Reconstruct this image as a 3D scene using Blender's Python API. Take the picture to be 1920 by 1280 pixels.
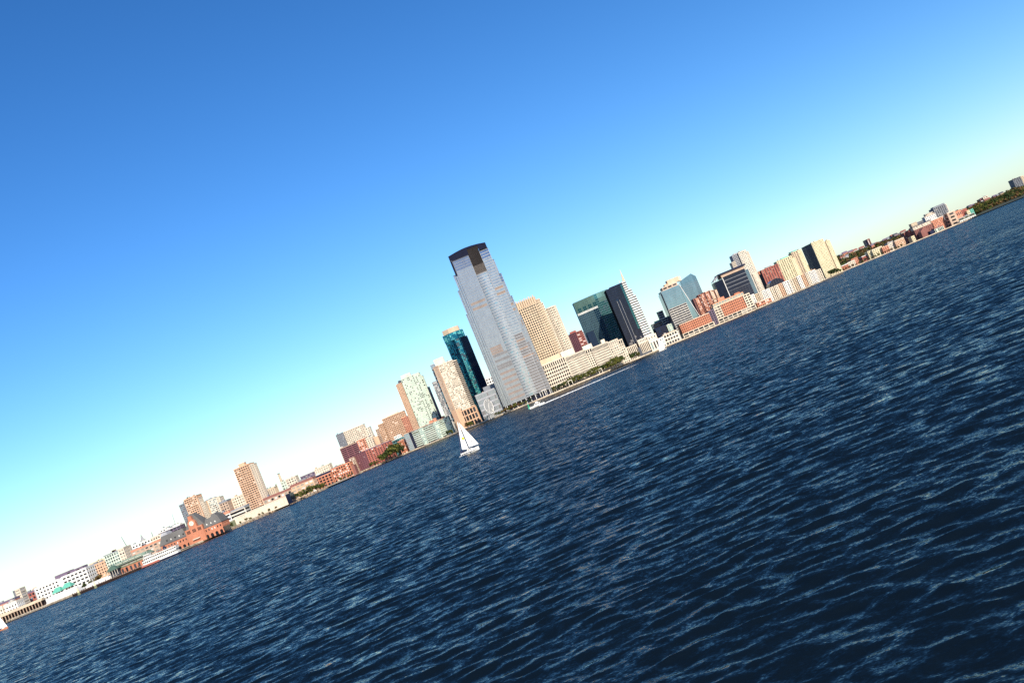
import bpy, math, random
import numpy as np
from mathutils import Vector, Matrix

for o in list(bpy.data.objects):
    bpy.data.objects.remove(o)
SC = bpy.context.scene
COL = SC.collection
RNG = random.Random(7)

# ------------------------------------------------------------------ camera
PITCH, ROLL, CAM_H, FPX = math.radians(3.32), math.radians(22.35), 12.0, 1835.0
_R = Vector((1, 0, 0))
_U = Vector((0, -math.sin(PITCH), math.cos(PITCH)))
_F = Vector((0, math.cos(PITCH), math.sin(PITCH)))
_CX = _R * math.cos(ROLL) - _U * math.sin(ROLL)
_CY = _R * math.sin(ROLL) + _U * math.cos(ROLL)
cam = bpy.data.cameras.new('camera')
cam.sensor_width = 36.0
cam.lens = 36.0 * FPX / 1920.0
cam.clip_start, cam.clip_end = 0.5, 40000.0
cam_ob = bpy.data.objects.new('camera', cam)
COL.objects.link(cam_ob)
m3 = Matrix((_CX, _CY, -_F)).transposed()
cam_ob.matrix_world = Matrix.Translation((0, 0, CAM_H)) @ m3.to_4x4()
SC.camera = cam_ob

# ------------------------------------------------------------------ sky, sun, exposure
SUN_AZ, SUN_EL = math.radians(159.0), math.radians(35.0)
world = bpy.data.worlds.new('World')
SC.world = world
world.use_nodes = True
wn = world.node_tree
bg = wn.nodes['Background']
sky = wn.nodes.new('ShaderNodeTexSky')
sky.sky_type = 'NISHITA'
sky.sun_disc = False
sky.sun_elevation, sky.sun_rotation = SUN_EL, SUN_AZ
sky.air_density, sky.dust_density, sky.ozone_density, sky.altitude = 1.0, 0.33, 6.0, 0.0
hs = wn.nodes.new('ShaderNodeHueSaturation')
hs.inputs['Saturation'].default_value = 1.13
hs.inputs['Hue'].default_value = 0.501
gm_ = wn.nodes.new('ShaderNodeGamma')
gm_.inputs['Gamma'].default_value = 1.2
wn.links.new(sky.outputs['Color'], gm_.inputs['Color'])
wn.links.new(gm_.outputs['Color'], hs.inputs['Color'])
wn.links.new(hs.outputs['Color'], bg.inputs['Color'])
bg.inputs['Strength'].default_value = 0.083

sun = bpy.data.lights.new('sun', 'SUN')
sun.energy, sun.angle, sun.color = 4.7, math.radians(0.53), (1.0, 0.91, 0.77)
sun_ob = bpy.data.objects.new('sun', sun)
COL.objects.link(sun_ob)
to_sun = Vector((math.sin(SUN_AZ) * math.cos(SUN_EL), math.cos(SUN_AZ) * math.cos(SUN_EL), math.sin(SUN_EL)))
sun_ob.rotation_euler = to_sun.to_track_quat('Z', 'Y').to_euler()

vs = SC.view_settings
vs.view_transform, vs.look, vs.gamma, vs.exposure = 'Standard', 'None', 1.0, 0.5
vs.use_curve_mapping = False
SC.render.engine = 'CYCLES'
SC.cycles.max_bounces = 5
SC.cycles.diffuse_bounces = 2
SC.cycles.glossy_bounces = 3
SC.cycles.use_denoising = False
SC.cycles.sample_clamp_indirect = 4.0

# ------------------------------------------------------------------ pixel <-> place
def ray(x, y):
    return _F * FPX + _CX * (x - 960.0) + _CY * (640.0 - y)

def at(x, y, D):
    """world X and Z of what the photograph shows at pixel x, y when it stands at depth D"""
    d = ray(x, y)
    return d.x / d.y * D, CAM_H + d.z / d.y * D

def ground_y(x, D, z=0.0):
    lo, hi = -400.0, 2000.0
    for _ in range(40):
        mid = (lo + hi) / 2
        if at(x, mid, D)[1] > z:
            lo = mid
        else:
            hi = mid
    return (lo + hi) / 2

SHORE = [(-260, 1150), (0, 1060), (120, 985), (240, 930), (330, 985), (420, 1060), (540, 1180), (610, 1320), (670, 1580),
         (760, 1640), (850, 1600), (930, 1480), (1000, 1455), (1130, 1480), (1240, 1570), (1280, 1600), (1450, 1680), (1545, 1980),
         (1600, 2380), (1720, 2360), (1820, 2440), (1920, 2460), (2250, 2500)]

def shore_depth(x):
    return float(np.interp(x, [p[0] for p in SHORE], [p[1] for p in SHORE]))

GZ = 1.7            # level of the ground behind the sea wall

# ------------------------------------------------------------------ materials
MATS = {}

def nd(nt, t, **kw):
    n = nt.nodes.new(t)
    for k, v in kw.items():
        setattr(n, k, v)
    return n

def mat(name, col, rough=0.8, metal=0.0, spec=0.3, var=0.17, scale=0.12, fine=1.3):
    """plain surface with uneven tone and a little vertical staining"""
    if name in MATS:
        return MATS[name]
    m = bpy.data.materials.new(name)
    m.use_nodes = True
    nt = m.node_tree
    b = nt.nodes['Principled BSDF']
    b.inputs['Roughness'].default_value = rough
    b.inputs['Metallic'].default_value = metal
    b.inputs['Specular IOR Level'].default_value = spec
    tc = nd(nt, 'ShaderNodeTexCoord')
    mp = nd(nt, 'ShaderNodeMapping')
    mp.inputs['Scale'].default_value = (1, 1, 0.35)
    nt.links.new(tc.outputs['Object'], mp.inputs['Vector'])
    n1 = nd(nt, 'ShaderNodeTexNoise')
    n1.inputs['Scale'].default_value = scale
    n1.inputs['Detail'].default_value = 6
    n2 = nd(nt, 'ShaderNodeTexNoise')
    n2.inputs['Scale'].default_value = fine
    n2.inputs['Detail'].default_value = 3
    nt.links.new(mp.outputs[0], n1.inputs['Vector'])
    nt.links.new(mp.outputs[0], n2.inputs['Vector'])
    ad = nd(nt, 'ShaderNodeMath', operation='ADD')
    nt.links.new(n1.outputs['Fac'], ad.inputs[0])
    nt.links.new(n2.outputs['Fac'], ad.inputs[1])
    mr = nd(nt, 'ShaderNodeMapRange')
    mr.inputs['From Min'].default_value = 0.6
    mr.inputs['From Max'].default_value = 1.4
    mr.inputs['To Min'].default_value = 1 - var * 1.5
    mr.inputs['To Max'].default_value = 1 + var
    nt.links.new(ad.outputs[0], mr.inputs['Value'])
    mx = nd(nt, 'ShaderNodeVectorMath', operation='SCALE')
    mx.inputs[0].default_value = col
    nt.links.new(mr.outputs[0], mx.inputs['Scale'])
    nt.links.new(mx.outputs[0], b.inputs['Base Color'])
    MATS[name] = m
    return m

def glass(name, col, metal=0.0, rough=0.12, spec=0.22, var=0.18):
    """window glass: dark body, smooth, slightly uneven panes"""
    if name in MATS:
        return MATS[name]
    m = mat(name, col, rough, metal, spec, var=var, scale=0.05, fine=0.3)
    return m

W_ = {  # wall finishes
    'cream': (0.66, 0.56, 0.43), 'pale': (0.66, 0.59, 0.48), 'white': (0.73, 0.70, 0.64), 'sand': (0.58, 0.45, 0.31),
    'yellow': (0.66, 0.57, 0.36), 'peach': (0.62, 0.39, 0.25), 'tan': (0.46, 0.33, 0.24), 'orange_brick': (0.45, 0.18, 0.105),
    'salmon_brick': (0.56, 0.24, 0.15), 'red_brick': (0.36, 0.12, 0.09), 'brown_brick': (0.26, 0.11, 0.09), 'plum_brick': (0.22, 0.09, 0.10),
    'grey': (0.34, 0.34, 0.35), 'mid_grey': (0.22, 0.23, 0.25), 'dark_grey': (0.08, 0.085, 0.10), 'slate': (0.13, 0.125, 0.118),
    'steel': (0.27, 0.275, 0.285), 'pale_green': (0.55, 0.62, 0.50), 'copper_green': (0.13, 0.42, 0.31), 'navy': (0.015, 0.02, 0.05),
    'silver': (0.36, 0.365, 0.372), 'teal_trim': (0.03, 0.14, 0.17), 'green_trim': (0.12, 0.24, 0.24), 'black': (0.012, 0.013, 0.016), 'louver': (0.27, 0.20, 0.16),
    'plum': (0.16, 0.12, 0.17), 'olive': (0.16, 0.17, 0.10), 'concrete': (0.45, 0.42, 0.37), 'dirt': (0.22, 0.16, 0.10)}

def wall(k):
    return mat('finish_' + k, W_[k], rough=0.8, spec=0.15)

GL = {'dark': lambda: glass('glass_dark', (0.012, 0.014, 0.020)),
      'dim': lambda: glass('glass_dim', (0.045, 0.05, 0.06)),
      'blind': lambda: glass('glass_blind', (0.30, 0.27, 0.22), rough=0.4),
      'white_blind': lambda: glass('glass_white_blind', (0.62, 0.60, 0.54), rough=0.5),
      'steel': lambda: glass('glass_steel', (0.33, 0.335, 0.345), 0.75, 0.2, var=0.05),
      'steel2': lambda: glass('glass_steel_light', (0.36, 0.365, 0.37), 0.75, 0.2, var=0.05),
      'steel3': lambda: glass('glass_steel_deep', (0.30, 0.305, 0.325), 0.75, 0.2, var=0.05),
      'bluetop': lambda: glass('glass_blue_top', (0.15, 0.19, 0.27), 0.75, 0.14),
      'louver': lambda: wall('louver'),
      'brownglass': lambda: glass('glass_bronze', (0.24, 0.21, 0.20), 0.6, 0.25),
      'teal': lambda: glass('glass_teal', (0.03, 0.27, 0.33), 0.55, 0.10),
      'teal_lit': lambda: glass('glass_teal_lit', (0.22, 0.68, 0.62), 0.4, 0.12),
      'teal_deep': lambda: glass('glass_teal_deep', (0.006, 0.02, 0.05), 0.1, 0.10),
      'green': lambda: glass('glass_green', (0.03, 0.12, 0.135), 0.6, 0.08),
      'green_lit': lambda: glass('glass_green_bright', (0.18, 0.30, 0.25), 0.6, 0.12),
      'bluegrey': lambda: glass('glass_blue_grey', (0.18, 0.29, 0.38), 0.8, 0.08),
      'navy': lambda: glass('glass_navy', (0.008, 0.012, 0.030), 0.0, 0.08),
      'navy2': lambda: glass('glass_navy_grid', (0.015, 0.02, 0.04), 0.2, 0.10),
      'skyblue': lambda: glass('glass_sky_blue', (0.16, 0.25, 0.31), 0.7, 0.10),
      'aqua': lambda: glass('glass_aqua', (0.20, 0.30, 0.34), 0.5, 0.10),
      'palegreen': lambda: glass('glass_pale_green', (0.50, 0.58, 0.48), 0.15, 0.3),
      }

# ------------------------------------------------------------------ mesh helpers
class MB:
    def __init__(self):
        self.v, self.f, self.m = [], [], []

    def quad(self, a, b, c, d, mi=0):
        n = len(self.v)
        self.v += [a, b, c, d]
        self.f.append((n, n + 1, n + 2, n + 3))
        self.m.append(mi)

    def poly(self, pts, mi=0):
        n = len(self.v)
        self.v += list(pts)
        self.f.append(tuple(range(n, n + len(pts))))
        self.m.append(mi)

    def hexa(self, p, mi=0):
        """p: four bottom corners (counterclockwise) then four top corners"""
        n = len(self.v)
        self.v += list(p)
        for q in ((3, 2, 1, 0), (4, 5, 6, 7), (0, 1, 5, 4), (1, 2, 6, 5), (2, 3, 7, 6), (3, 0, 4, 7)):
            self.f.append(tuple(n + i for i in q))
            self.m.append(mi)

    def box(self, x0, x1, y0, y1, z0, z1, mi=0):
        self.hexa([(x0, y0, z0), (x1, y0, z0), (x1, y1, z0), (x0, y1, z0), (x0, y0, z1), (x1, y0, z1), (x1, y1, z1), (x0, y1, z1)], mi)

    def slab(self, A, B, s0, s1, o0, o1, z0, z1, mi=0):
        """box along the edge A-B from s0 to s1 metres, from o0 to o1 metres outwards"""
        dx, dy = B[0] - A[0], B[1] - A[1]
        L = math.hypot(dx, dy) or 1
        dx, dy = dx / L, dy / L
        nx, ny = dy, -dx
        def P(s, o, z):
            return (A[0] + dx * s + nx * o, A[1] + dy * s + ny * o, z)
        self.hexa([P(s0, o1, z0), P(s1, o1, z0), P(s1, o0, z0), P(s0, o0, z0), P(s0, o1, z1), P(s1, o1, z1), P(s1, o0, z1), P(s0, o0, z1)], mi)

    def prism(self, plan, z0, z1, mi=0, top=None):
        n = len(self.v)
        k = len(plan)
        top = top or plan
        zt = z1 if isinstance(z1, (list, tuple)) else [z1] * k
        self.v += [(p[0], p[1], z0) for p in plan] + [(p[0], p[1], z) for p, z in zip(top, zt)]
        for i in range(k):
            j = (i + 1) % k
            self.f.append((n + i, n + j, n + k + j, n + k + i))
            self.m.append(mi)
        self.f.append(tuple(n + k + i for i in range(k)))
        self.f.append(tuple(n + k - 1 - i for i in range(k)))
        self.m += [mi, mi]

    def tube(self, p0, p1, r0, r1=None, n=6, mi=0):
        r1 = r0 if r1 is None else r1
        p0, p1 = Vector(p0), Vector(p1)
        d = (p1 - p0).normalized()
        a = d.orthogonal().normalized()
        b = d.cross(a)
        k = len(self.v)
        for p, r in ((p0, r0), (p1, r1)):
            for i in range(n):
                t = 2 * math.pi * i / n
                self.v.append(tuple(p + a * (r * math.cos(t)) + b * (r * math.sin(t))))
        for i in range(n):
            j = (i + 1) % n
            self.f.append((k + i, k + j, k + n + j, k + n + i))
            self.m.append(mi)
        self.f.append(tuple(k + n - 1 - i for i in range(n)))
        self.f.append(tuple(k + n + i for i in range(n)))
        self.m += [mi, mi]

    def build(self, name, mats, parent=None, stuff=False, smooth=False):
        if not self.v:
            return None
        if not isinstance(mats, (list, tuple)):
            mats = [mats]
        org = parent_origin(parent)
        me = bpy.data.meshes.new(name)
        me.from_pydata([(x - org[0], y - org[1], z - org[2]) for x, y, z in self.v], [], self.f)
        for m in mats:
            me.materials.append(m)
        me.polygons.foreach_set('material_index', self.m)
        if smooth:
            me.polygons.foreach_set('use_smooth', [True] * len(self.f))
        me.update()
        o = bpy.data.objects.new(name, me)
        COL.objects.link(o)
        if parent is not None:
            o.parent = parent
        if stuff:
            o['kind'] = 'stuff'
        return o

def parent_origin(p):
    org = Vector((0, 0, 0))
    while p is not None:
        org = org + p.location
        p = p.parent
    return org

def thing(name, label, cat, loc=(0, 0, 0), group=None):
    o = bpy.data.objects.new(name, None)
    COL.objects.link(o)
    o.location = loc
    o['label'], o['category'] = label, cat
    if group:
        o['group'] = group
    return o

def tag(o, label, cat, group=None):
    o['label'], o['category'] = label, cat
    if group:
        o['group'] = group
    return o

def copy_tree(o, parent=None):
    c = o.copy()
    COL.objects.link(c)
    c.parent = parent
    for ch in [x for x in o.children]:
        copy_tree(ch, c)
    return c

def struct(o):
    o['kind'] = 'structure'
    return o

def offset(plan, d):
    k, out = len(plan), []
    for i in range(k):
        p, c, n = plan[i - 1], plan[i], plan[(i + 1) % k]
        def nrm(a, b):
            L = math.hypot(b[0] - a[0], b[1] - a[1]) or 1
            return ((b[1] - a[1]) / L, -(b[0] - a[0]) / L)
        n1, n2 = nrm(p, c), nrm(c, n)
        mx, my = n1[0] + n2[0], n1[1] + n2[1]
        L2 = (mx * mx + my * my) / 2 or 1
        s = d / max(L2, 0.3)
        out.append((c[0] + mx * s, c[1] + my * s))
    return out

def pick(gs):
    r = RNG.random() * sum(w for _, w in gs)
    for i, (_, w) in enumerate(gs):
        r -= w
        if r <= 0:
            return i
    return len(gs) - 1

PLAIN = [('dark', 7), ('dim', 2), ('blind', 1)]
HOME = [('dark', 7), ('dim', 3), ('blind', 1), ('white_blind', .35)]

def facade(mw, mp, A, B, z0, z1, fh, bw, gs, bh=0.45, pw=0.4, dep=0.4, rule=None, ends=True):
    """windows set back behind floor bands and piers along the edge A-B"""
    L = math.hypot(B[0] - A[0], B[1] - A[1])
    nf = max(1, round((z1 - z0) / fh))
    nb = max(1, round(L / bw))
    fh, bw = (z1 - z0) / nf, L / nb
    ux, uy = (B[0] - A[0]) / L, (B[1] - A[1]) / L
    for k in range(nf):
        for i in range(nb):
            a = (A[0] + ux * bw * i, A[1] + uy * bw * i)
            b = (A[0] + ux * bw * (i + 1), A[1] + uy * bw * (i + 1))
            za, zb = z0 + fh * k, z0 + fh * (k + 1)
            mi = rule(i, k, nb, nf) if rule else None
            if mi is None:
                mi = pick(gs)
            mp.quad((a[0], a[1], za), (b[0], b[1], za), (b[0], b[1], zb), (a[0], a[1], zb), mi)
    if bh > 0:
        h = fh * bh
        for k in range(nf + 1):
            zc = z0 + fh * k
            mw.slab(A, B, 0.02, L - 0.02, 0, dep * 0.93, max(z0, zc - h * 0.5), min(z1, zc + h * 0.5))
    if pw > 0:
        w = bw * pw
        for i in range(nb + 1):
            if not ends and i in (0, nb):
                continue
            c = bw * i
            mw.slab(A, B, max(-dep * 0.9 if i == 0 else 0, c - w / 2), min(L + (dep * 0.9 if i == nb else 0), c + w / 2), 0, dep, z0 + 0.03, z1 - 0.03)

def block(T, plan, z0, z1, fh=3.4, bw=3.2, w='cream', gs=PLAIN, bh=0.45, pw=0.4, dep=0.4, roof=1.2, roofw=None, rule=None, back=0.45, ends=True):
    mw, mp, rf = MB(), MB(), MB()
    k = len(plan)
    for i in range(k):
        A, B = plan[i], plan[(i + 1) % k]
        L = math.hypot(B[0] - A[0], B[1] - A[1])
        if L < 0.05:
            continue
        ny = -(B[0] - A[0]) / L
        if ny > back:
            mw.quad((A[0], A[1], z0), (B[0], B[1], z0), (B[0], B[1], z1), (A[0], A[1], z1))
        else:
            facade(mw, mp, A, B, z0, z1, fh, bw, gs, bh, pw, dep, rule, ends)
    mw.build('wall', wall(w), T, stuff=True)
    mp.build('window_panes', [GL[g]() for g, _ in gs], T, stuff=True)
    if roof:
        rf.prism(offset(plan, dep + 0.15), z1 + 0.004, z1 + roof)
        rf.build('roof', wall(roofw or w), T)

def plan_of(pts, D, dep):
    """front outline from photograph corners (x, y[, extra depth]); closed at the back"""
    out, zs = [], []
    for p in pts:
        d = D + (p[2] if len(p) > 2 else 0)
        X, Z = at(p[0], p[1], d)
        out.append((X, d))
        zs.append(Z)
    back = max(d for _, d in out) + dep
    out += [(out[-1][0] + 0.01, back), (out[0][0] - 0.01, back)]
    return out, sum(zs) / len(zs)

def solid(T, name, plan, z0, z1, w, **k):
    mb = MB()
    mb.prism(plan, z0, z1, **k)
    return mb.build(name, wall(w) if isinstance(w, str) else w, T)

def rect(x0, x1, y0, y1):
    return [(x0, y0), (x1, y0), (x1, y1), (x0, y1)]

PRNG = random.Random(17)

def roof_plant(T, plan, z):
    x0, x1 = min(p[0] for p in plan), max(p[0] for p in plan)
    y0 = max(plan[0][1], plan[1][1])
    if x1 - x0 < 9 or z < 10 or PRNG.random() < .25:
        return
    for _ in range(PRNG.randint(1, 3)):
        w, h = PRNG.uniform(1.6, 4.5), PRNG.uniform(.9, 2.6)
        x = PRNG.uniform(x0 + 2.5, x1 - 2.5 - w / 2)
        mb = MB()
        mb.box(x - w / 2, x + w / 2, y0 + 3, y0 + 7, z + .004, z + h)
        mb.build('roof_plant', wall(PRNG.choice(('grey', 'concrete', 'mid_grey', 'tan'))), T)
    if PRNG.random() < .4:
        x = PRNG.uniform(x0 + 2, x1 - 2)
        mb = MB()
        mb.tube((x, y0 + 8, z + .004), (x, y0 + 8, z + PRNG.uniform(3.5, 7)), .16, .08, 5)
        mb.build('antenna', wall('mid_grey'), T)

def bld(name, label, blocks, cat='building', group=None):
    """a building made of one or more blocks given by photograph corners"""
    T = None
    for b in blocks:
        b = dict(b)
        pts, D, dep = b.pop('p'), b.pop('D'), b.pop('d', 22)
        plan, z1 = plan_of(pts, D, dep)
        z0 = b.pop('z0', GZ)
        if 'zy' in b:                       # base given as a pixel
            q = b.pop('zy')
            z0 = at(q[0], q[1], D)[1]
        z0 = max(z0, 0.8)
        if T is None:
            cx = sum(p[0] for p in plan) / len(plan)
            T = thing(name, label, cat, (cx, D + dep / 2, z0), group)
        part = b.pop('part', None)
        z0 = min(z0, z1 - (7 if part else 34)) if z0 > GZ + .5 else z0
        if part:
            solid(T, part, plan, z0, z1, b.get('w', 'cream'))
        else:
            block(T, plan, z0, z1, **b)
            roof_plant(T, plan, z1 + b.get('roof', 1.2))
    return T

# ------------------------------------------------------------------ river
RIPPLES = ((0.28, 0.8, 0.22, 2), (1.7, 0.8, 0.60, 3), (8.5, 0.7, 0.75, 3))
BIAS = -0.05
LOST_SLOPE, LOST_BIAS = 0.9, 0.30

def make_water():
    nr, na = 1700, 460
    r = np.exp(np.linspace(math.log(7.0), math.log(5200.0), nr))
    half = math.radians(47)
    a = np.linspace(-half, half, na)
    Rr, Aa = np.meshgrid(r, a, indexing='ij')
    X0, Y0 = Rr * np.sin(Aa), Rr * np.cos(Aa)
    X, Y, Z = X0.copy(), Y0.copy(), np.zeros_like(X0)
    rng = np.random.default_rng(11)
    cell = Rr * (math.log(5200 / 7.0) / nr)
    shelf = 1.0
    lam = np.exp(np.linspace(math.log(0.26), math.log(8.0), 120)) * rng.uniform(0.96, 1.04, 120)
    # gust patches: rougher and calmer water
    gust = np.zeros_like(X0)
    for L, th, ph in ((95, 0.3, 0.4), (61, 1.3, 2.0), (140, 2.2, 4.1), (37, 0.9, 1.1), (210, 1.7, 5.2)):
        gust += np.sin(2 * math.pi / L * (X0 * math.cos(th) + Y0 * math.sin(th)) + ph)
    gust = 1.0 + 0.10 * gust
    lost, tot = np.zeros_like(X0), 0.0
    for L in lam:
        th = math.radians(262) + rng.normal(0, 0.62 if L < 3 else 0.45)      # travelling towards the boat, a little to the left
        k = 2 * math.pi / L
        amp = 0.0050 * L ** 0.92 if L < 1.8 else 0.0050 * 1.8 ** 0.92 * (1.8 / L) ** 0.06
        att = np.clip((L / cell - 3.0) / 4.0, 0, 1)
        wgt = (k * amp) ** 2
        lost += wgt * (1 - att)
        tot += wgt
        kmax = int(np.searchsorted(-att.max(axis=1), 0))                   # rows that still resolve this wave
        if kmax < 2:
            continue
        s = slice(0, kmax)
        dx, dy = math.cos(th), math.sin(th)
        ph = k * (X0[s] * dx + Y0[s] * dy) + rng.uniform(0, 6.283)
        A = amp * att[s] * gust[s]
        Z[s] += A * np.sin(ph)
        q = 0.85
        X[s] += q * A * dx * np.cos(ph)
        Y[s] += q * A * dy * np.cos(ph)
    co = np.stack([X, Y, Z], -1).reshape(-1, 3).astype(np.float32)
    idx = np.arange(nr * na).reshape(nr, na)
    f = np.stack([idx[:-1, :-1], idx[:-1, 1:], idx[1:, 1:], idx[1:, :-1]], -1).reshape(-1, 4).astype(np.int32)
    me = bpy.data.meshes.new('river')
    me.vertices.add(len(co))
    me.vertices.foreach_set('co', co.ravel())
    me.loops.add(f.size)
    me.loops.foreach_set('vertex_index', f.ravel())
    me.polygons.add(len(f))
    me.polygons.foreach_set('loop_start', np.arange(0, f.size, 4, dtype=np.int32))
    me.polygons.foreach_set('use_smooth', np.ones(len(f), dtype=bool))
    me.update(calc_edges=True)
    at_ = me.attributes.new('unresolved', 'FLOAT', 'POINT')
    at_.data.foreach_set('value', np.sqrt(lost / tot).ravel().astype(np.float32))
    m = bpy.data.materials.new('river_water')
    m.use_nodes = True
    nt = m.node_tree
    nt.nodes.remove(nt.nodes['Principled BSDF'])
    body = nd(nt, 'ShaderNodeBsdfDiffuse')
    body.inputs['Color'].default_value = (0.0026, 0.0058, 0.0100, 1)
    gl = nd(nt, 'ShaderNodeBsdfGlossy')
    gl.inputs['Roughness'].default_value = 0.05
    gl.inputs['Color'].default_value = (0.78, 0.745, 0.65, 1)       # seen through a polarising filter
    fr = nd(nt, 'ShaderNodeFresnel')
    fr.inputs['IOR'].default_value = 1.333
    mix = nd(nt, 'ShaderNodeMixShader')
    nt.links.new(fr.outputs[0], mix.inputs['Fac'])
    nt.links.new(body.outputs[0], mix.inputs[1])
    nt.links.new(gl.outputs[0], mix.inputs[2])
    nt.links.new(mix.outputs[0], nt.nodes['Material Output'].inputs['Surface'])
    tc = nd(nt, 'ShaderNodeTexCoord')
    geo = nd(nt, 'ShaderNodeNewGeometry')
    total = geo.outputs['Normal']
    # wind patches decide how steep the ripples are
    gn = nd(nt, 'ShaderNodeTexNoise')
    gn.inputs['Scale'].default_value = 0.012
    gn.inputs['Detail'].default_value = 3
    gmap = nd(nt, 'ShaderNodeMapping')
    gmap.inputs['Scale'].default_value = (0.5, 1.2, 1)
    nt.links.new(tc.outputs['Object'], gmap.inputs['Vector'])
    nt.links.new(gmap.outputs[0], gn.inputs['Vector'])
    gr = nd(nt, 'ShaderNodeMapRange')
    gr.inputs['From Min'].default_value, gr.inputs['From Max'].default_value = 0.35, 0.65
    gr.inputs['To Min'].default_value, gr.inputs['To Max'].default_value = 0.75, 1.2
    nt.links.new(gn.outputs['Fac'], gr.inputs['Value'])
    # chop too short for the mesh out there is carried by the shading normal
    un = nd(nt, 'ShaderNodeAttribute', attribute_name='unresolved')
    for scale, sx, slope, det in RIPPLES + ((0.55, 0.85, LOST_SLOPE, 3),):
        mp = nd(nt, 'ShaderNodeMapping')
        mp.inputs['Scale'].default_value = (sx, 1.0, 1.0)
        mp.inputs['Rotation'].default_value = (0, 0, math.radians(-8))
        nt.links.new(tc.outputs['Object'], mp.inputs['Vector'])
        n = nd(nt, 'ShaderNodeTexNoise')
        n.inputs['Scale'].default_value = scale
        n.inputs['Detail'].default_value = det
        n.inputs['Roughness'].default_value = 0.55
        nt.links.new(mp.outputs[0], n.inputs['Vector'])
        sub = nd(nt, 'ShaderNodeVectorMath', operation='SUBTRACT')
        sub.inputs[1].default_value = (0.5, 0.5 + (LOST_BIAS if scale == 0.55 else BIAS), 0.5)      # normals leaned to dim far reflections and lift near ones
        nt.links.new(n.outputs['Color'], sub.inputs[0])
        mul = nd(nt, 'ShaderNodeVectorMath', operation='MULTIPLY')
        mul.inputs[1].default_value = (slope * 0.7, slope, 0)
        nt.links.new(sub.outputs[0], mul.inputs[0])
        sc = nd(nt, 'ShaderNodeVectorMath', operation='SCALE')
        nt.links.new(mul.outputs[0], sc.inputs[0])
        nt.links.new(un.outputs['Fac'] if scale == 0.55 else gr.outputs[0], sc.inputs['Scale'])
        ad = nd(nt, 'ShaderNodeVectorMath', operation='ADD')
        nt.links.new(total, ad.inputs[0])
        nt.links.new(sc.outputs[0], ad.inputs[1])
        total = ad.outputs[0]
    no = nd(nt, 'ShaderNodeVectorMath', operation='NORMALIZE')
    nt.links.new(total, no.inputs[0])
    for n in (body, gl, fr):
        nt.links.new(no.outputs[0], n.inputs['Normal'])
    me.materials.append(m)
    o = bpy.data.objects.new('river', me)
    COL.objects.link(o)
    o['label'] = 'dark blue choppy river filling the foreground'
    struct(o)
make_water()

# ------------------------------------------------------------------ land, sea wall, promenade
def shore_points():
    xs = np.concatenate([np.arange(-260, 1921, 12), np.arange(1940, 2251, 60)])
    out = []
    for x in xs:
        D = shore_depth(x)
        X, _ = at(x, ground_y(x, D), D)
        out.append((X, D))
    return out
SP = shore_points()

def strip_along(o0, o1, z0, z1, name, m, top_only=False):
    """ribbon following the shore, o metres inland"""
    mb = MB()
    pts = np.array(SP)
    t = np.gradient(pts, axis=0)
    t /= np.linalg.norm(t, axis=1)[:, None]
    n = np.stack([-t[:, 1], t[:, 0]], 1)
    n[n[:, 1] < 0] *= -1
    a, b = pts + n * o0, pts + n * o1
    for i in range(len(pts) - 1):
        mb.quad((*a[i], z1), (*a[i + 1], z1), (*b[i + 1], z1), (*b[i], z1))
        if not top_only:
            mb.quad((*a[i], z0), (*a[i + 1], z0), (*a[i + 1], z1), (*a[i], z1))
            mb.quad((*b[i + 1], z0), (*b[i], z0), (*b[i], z1), (*b[i + 1], z1))
    return mb.build(name, m)

gm = MB()
far = 9000.0
for i in range(len(SP) - 1):
    (xa, da), (xb, db) = SP[i], SP[i + 1]
    gm.quad((xa, da, GZ - 0.1), (xb, db, GZ - 0.1), (xb * far / db, far, GZ - 0.1), (xa * far / da, far, GZ - 0.1))
struct(gm.build('ground', mat('city_ground', (0.17, 0.15, 0.12), var=0.3, scale=0.01)))
struct(strip_along(0.0, 1.2, -1.5, 0.75, 'sea_wall_footing', mat('dark_stone', (0.035, 0.03, 0.028), var=0.4, scale=0.3)))  # footing is a dark band along the waterline
struct(strip_along(0.35, 2.2, 0.7, 2.7, 'sea_wall', mat('sea_wall_stone', (0.58, 0.47, 0.34), var=0.4, scale=0.05, fine=0.4)))
struct(strip_along(2.3, 26.0, 0.7, GZ, 'promenade', mat('promenade_paving', (0.42, 0.36, 0.28), var=0.25, scale=0.03), True))

# ------------------------------------------------------------------ wooded ridge on the right
RIDGE = [(1480, 506, 3000), (1540, 489, 3000), (1575, 478, 3000), (1593, 473.5, 3000), (1618, 465, 3000), (1636, 457.5, 3000), (1664, 449, 2950), (1683, 441, 2900),
         (1720, 427, 2850), (1760, 411, 2800), (1790, 397, 2780), (1812, 391.5, 2760), (1829, 382, 2740), (1850, 375, 2720),
         (1884, 361, 2700), (1899, 353.5, 2680), (1912, 351, 2660), (1935, 343, 2650), (1990, 325, 2650), (2080, 300, 2650), (2200, 262, 2700)]

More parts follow.
